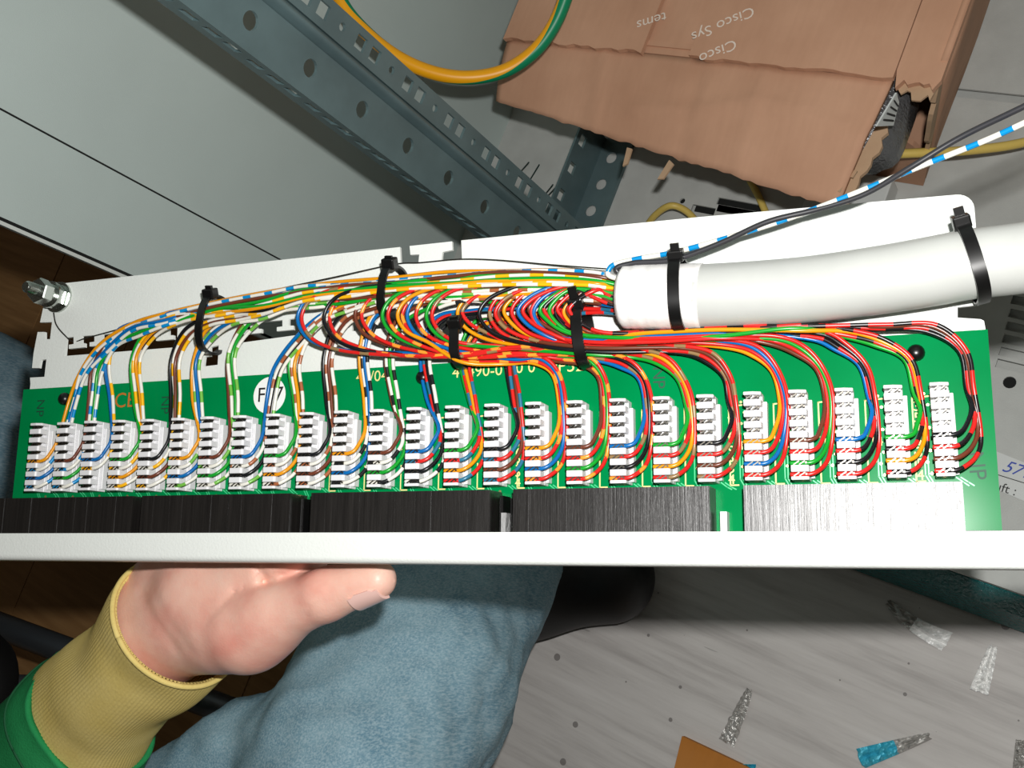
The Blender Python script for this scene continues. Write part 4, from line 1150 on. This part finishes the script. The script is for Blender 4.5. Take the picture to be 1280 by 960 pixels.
wr1 = lambda t, a: 1.3 * math.sin(3 * a + 5 * t) * math.sin(math.pi * t) + 1.1 * math.sin(2 * a - 9 * t + 1)
rows = ring_tube([cpath], [36.5, 35, 33.5, 35, 39], ribs=105, nseg=420, amp=0.2, wr_=wr1, ell=(0.88, 1.0))
sleeve_path = [L(118, 890, -83), L(98, 912, -91), L(60, 955, -108), L(10, 1015, -132), L(-60, 1100, -170), L(-150, 1200, -210)]
wr2 = lambda t, a: 2.0 * math.sin(2 * a + 7 * t) * t + 1.2 * math.sin(5 * a - 4 * t)
rows2 = ring_tube([sleeve_path], [40, 44, 47, 50, 54, 56], nseg=96, wr_=wr2, ell=(0.88, 1.0))
m_ = MB(); m_.grid(rows2, closed=True); slv = ppart('sweatshirt_sleeve', m_, M['sweat'], label='green sweatshirt sleeve'); solid(slv, 0.003, -1)
m_ = MB(); m_.grid(rows, closed=True); cf = ppart('cuff', m_, M['cuff'], parent=slv, label='yellow ribbed cuff'); solid(cf, 0.0026, -1)
hem = ring_tube([cpath], [36.2, 34.7, 33.2, 34.7, 38.7], nseg=90, wr_=wr1, ell=(0.88, 1.0))[0]
m_ = MB(); m_.tube(hem + [hem[0]], 0.0014, 8); ppart('cuff_hem', m_, M['cuff'], parent=slv)
st = ring_tube([sleeve_path], [40.3, 44.3, 47.3, 50.3, 54.3, 56.3], nseg=96, wr_=wr2, ell=(0.88, 1.0))[9]
m_ = MB(); m_.tube(st + [st[0]], 0.0007, 6); ppart('stitching', m_, M['thread'], parent=slv)

# jeans: bent leg in front of the hand (thigh, knee, shin) and the other thigh under the panel's end
def CW(px, py, z): return np.array(C(px, py, z))
def fold_noise(G, s):
    x_, y_, z_ = G[..., 0] * s, G[..., 1] * s, G[..., 2] * s
    return (np.sin(x_ * 1.0 + 1.7 * np.sin(y_ * .8) + z_ * .6) + 0.6 * np.sin(2.1 * y_ + 1.3 * z_ + 1.1 * np.sin(1.4 * x_)) + 0.35 * np.sin(3.7 * z_ - 2.2 * x_ + 1.5 * np.sin(2 * y_))) / 1.95
KNEE = CW(435, 985, .62)
def leg_sdf(G):
    d = sd_cone(G, KNEE, CW(508, 850, .69), .068, .070)
    d = smin(d, sd_cone(G, CW(508, 850, .69), CW(585, 715, .80), .070, .064), .02)
    d = smin(d, sd_cone(G, CW(585, 715, .80), CW(635, 640, .86), .066, .062), .02)
    d2 = sd_cone(G, CW(330, 975, .66), CW(150, 1180, .66), .055, .085)
    d = smin(d, d2, .012)
    return d + 0.0035 * fold_noise(G, 55) + 0.0012 * fold_noise(G, 170)
def span(*ps):
    a = np.array(ps); return a.min(0), a.max(0)
lo, hi = span(KNEE, CW(508, 850, .69), CW(635, 640, .86), CW(150, 1180, .66)); lo, hi = lo - .11, hi + .11
m_ = sd_mesh(leg_sdf, lo, hi, 0.0052); jl = ppart('jeans_leg', m_, M['denim'], label='washed blue jeans leg')
KN2 = CW(-55, 535, .97); TH2 = CW(-420, 760, .90); FT2 = np.array((KN2[0] - 0.06, KN2[1] - 0.04, 0.075))
def leg2_sdf(G):
    d = sd_cone(G, TH2, KN2, .105, .092)
    d = smin(d, sd_cone(G, KN2, FT2, .085, .06), .03)
    return d + 0.004 * fold_noise(G, 40)
lo, hi = span(TH2, KN2, FT2); lo, hi = lo - .13, hi + .13; lo[2] = max(lo[2], -0.01)
m_ = sd_mesh(leg2_sdf, lo, hi, 0.006); ppart('jeans_leg', m_, M['denim'], label='other jeans leg under the end of the patch bay')
# seam line on the knee
# shoe at the end of the shin
def shoe_sdf(G):
    h0, t0 = FZ(648, 724, .045), FZ(762, 722, .035)
    d = sd_cone(G, np.array(h0), np.array(t0), .042, .036)
    d = smin(d, sd_cone(G, np.array(FZ(610, 690, .10)), np.array(h0), .045, .045), .03)
    return np.maximum(d, -(G[..., 2] - 0.004))
hq, tq = np.array(FZ(610, 690, .1)), np.array(FZ(752, 742, .035)); lo, hi = span(hq, tq); lo, hi = lo - .08, hi + .08; lo[2] = -0.01
m_ = sd_mesh(shoe_sdf, lo, hi, 0.004); ppart('shoe', m_, M['shoe'], label='black shoe')

# ------------------------------------------------------------------ stool frame behind the arm
stl = Thing('stool', 'black enamelled steel tube frame of a stool behind the yellow cuff', 'stool', FZ(150, 850, 0))
ta, tb = C(-120, 738, 1.02), C(420, 938, .90)
m_ = MB(); m_.tube([ta, C(150, 838, .96), tb], 0.0125, 20); stl.part('cross_tube', m_, M['tube_steel'], smooth=True)
la = C(270, 893, .925); lb = Vector((la.x, la.y, 0.012))
m_ = MB(); m_.tube([la, la.lerp(lb, .5), lb], 0.009, 16); stl.part('leg', m_, M['bright_zinc'], smooth=True)
m_ = MB(); m_.lathe([(0.014, 0.0), (0.014, 0.03), (0.011, 0.034)], 16, Matrix.Translation((la.x, la.y, 0))); stl.part('foot', m_, M['black_rubber'], auto=40)
m_ = MB(); m_.lathe([(0.045, -0.02), (0.05, -0.012), (0.05, 0.012), (0.045, 0.02)], 28, Matrix.Translation(C(-42, 858, .94))); stl.part('seat', m_, M['black_rubber'], auto=40)
sc_ = C(-42, 858, .94); m_ = MB(); m_.tube([sc_, Vector((sc_.x, sc_.y, 0.004))], 0.012, 16); stl.part('column', m_, M['tube_steel'], smooth=True)

# ------------------------------------------------------------------ scraps on the grey floor
def scrap(name, a, b_, w0, w1, mat, label, cat, seed, bend=0.0, lift=0.004):
    r_ = random.Random(seed); p, q = FZ(a[0], a[1], 0.002), FZ(b_[0], b_[1], 0.002); d = q - p; s_ = Vector((-d.y, d.x, 0)).normalized()
    pxm = (FZ(a[0] + 10, a[1], 0) - FZ(a[0], a[1], 0)).length / 10
    nl, nw = 22, 7; rows = []
    for j in range(nl):
        t_ = j / (nl - 1); w = (w0 + (w1 - w0) * t_ ** 0.8) * pxm; row = []
        for i in range(nw):
            u = i / (nw - 1) - 0.5
            pt = p + d * (t_ + (r_.uniform(-.02, .02) if j in (0, nl - 1) else 0)) + s_ * (u * w + bend * math.sin(math.pi * t_) * pxm)
            pt.z = 0.0008 + abs(r_.gauss(0, lift * 0.35)) + lift * (0.5 + 0.5 * math.sin(u * 14 + seed)) * 0.5
            row.append(pt)
        rows.append(row)
    m = MB(); m.grid(rows)
    m.mi = [1 if (len(mat) > 1 and (k // (nw - 1)) < nl * 0.45) else 0 for k in range(len(m.f))]
    mm = Vector(((p.x + q.x) / 2, (p.y + q.y) / 2, 0))
    o = single(name, m, mat, label, cat, base=mm); solid(o, 0.0003, 0); return o
scrap('foil_scrap', (1110, 753), (1184, 802), 9, 27, [M['foil'], M['foil_dull']], 'long silver foil scrap with a brownish thin end near the teal plinth', 'foil scrap', 1, bend=-5)
scrap('foil_scrap', (1242, 808), (1224, 865), 10, 24, [M['foil']], 'bright silver wedge of foil with fine creases on the grey floor', 'foil scrap', 2)
scrap('foil_scrap', (938, 862), (909, 928), 8, 20, [M['foil_dull']], 'dull silver foil strip lying near the orange-brown board', 'foil scrap', 3)
scrap('foil_scrap', (1162, 920), (1076, 948), 8, 26, [M['foil_cyan'], M['foil_dull']], 'cyan-faced foil scrap with a silver tip on the grey floor', 'foil scrap', 4)
scrap('foil_scrap', (1276, 925), (1274, 962), 12, 16, [M['foil_dull']], 'small speckled silver foil crumb beside the cyan scrap', 'foil scrap', 5)
scrap('foil_scrap', (905, 960), (945, 962), 8, 12, [M['foil_cyan']], 'tiny cyan foil sliver beside the orange-brown board', 'foil scrap', 6)
q = [FZ(x_, y_, 0) for x_, y_ in ((856, 920), (945, 962), (1030, 1010), (960, 1100), (815, 1090))]
m_ = MB(); m_.prism([(v.x, v.y) for v in q], 'z', 0.0002, 0.0062); single('fibreboard_piece', m_, M['board'], 'orange-brown fibreboard offcut lying on the grey floor', 'board', base=(q[0].x, q[0].y, 0))
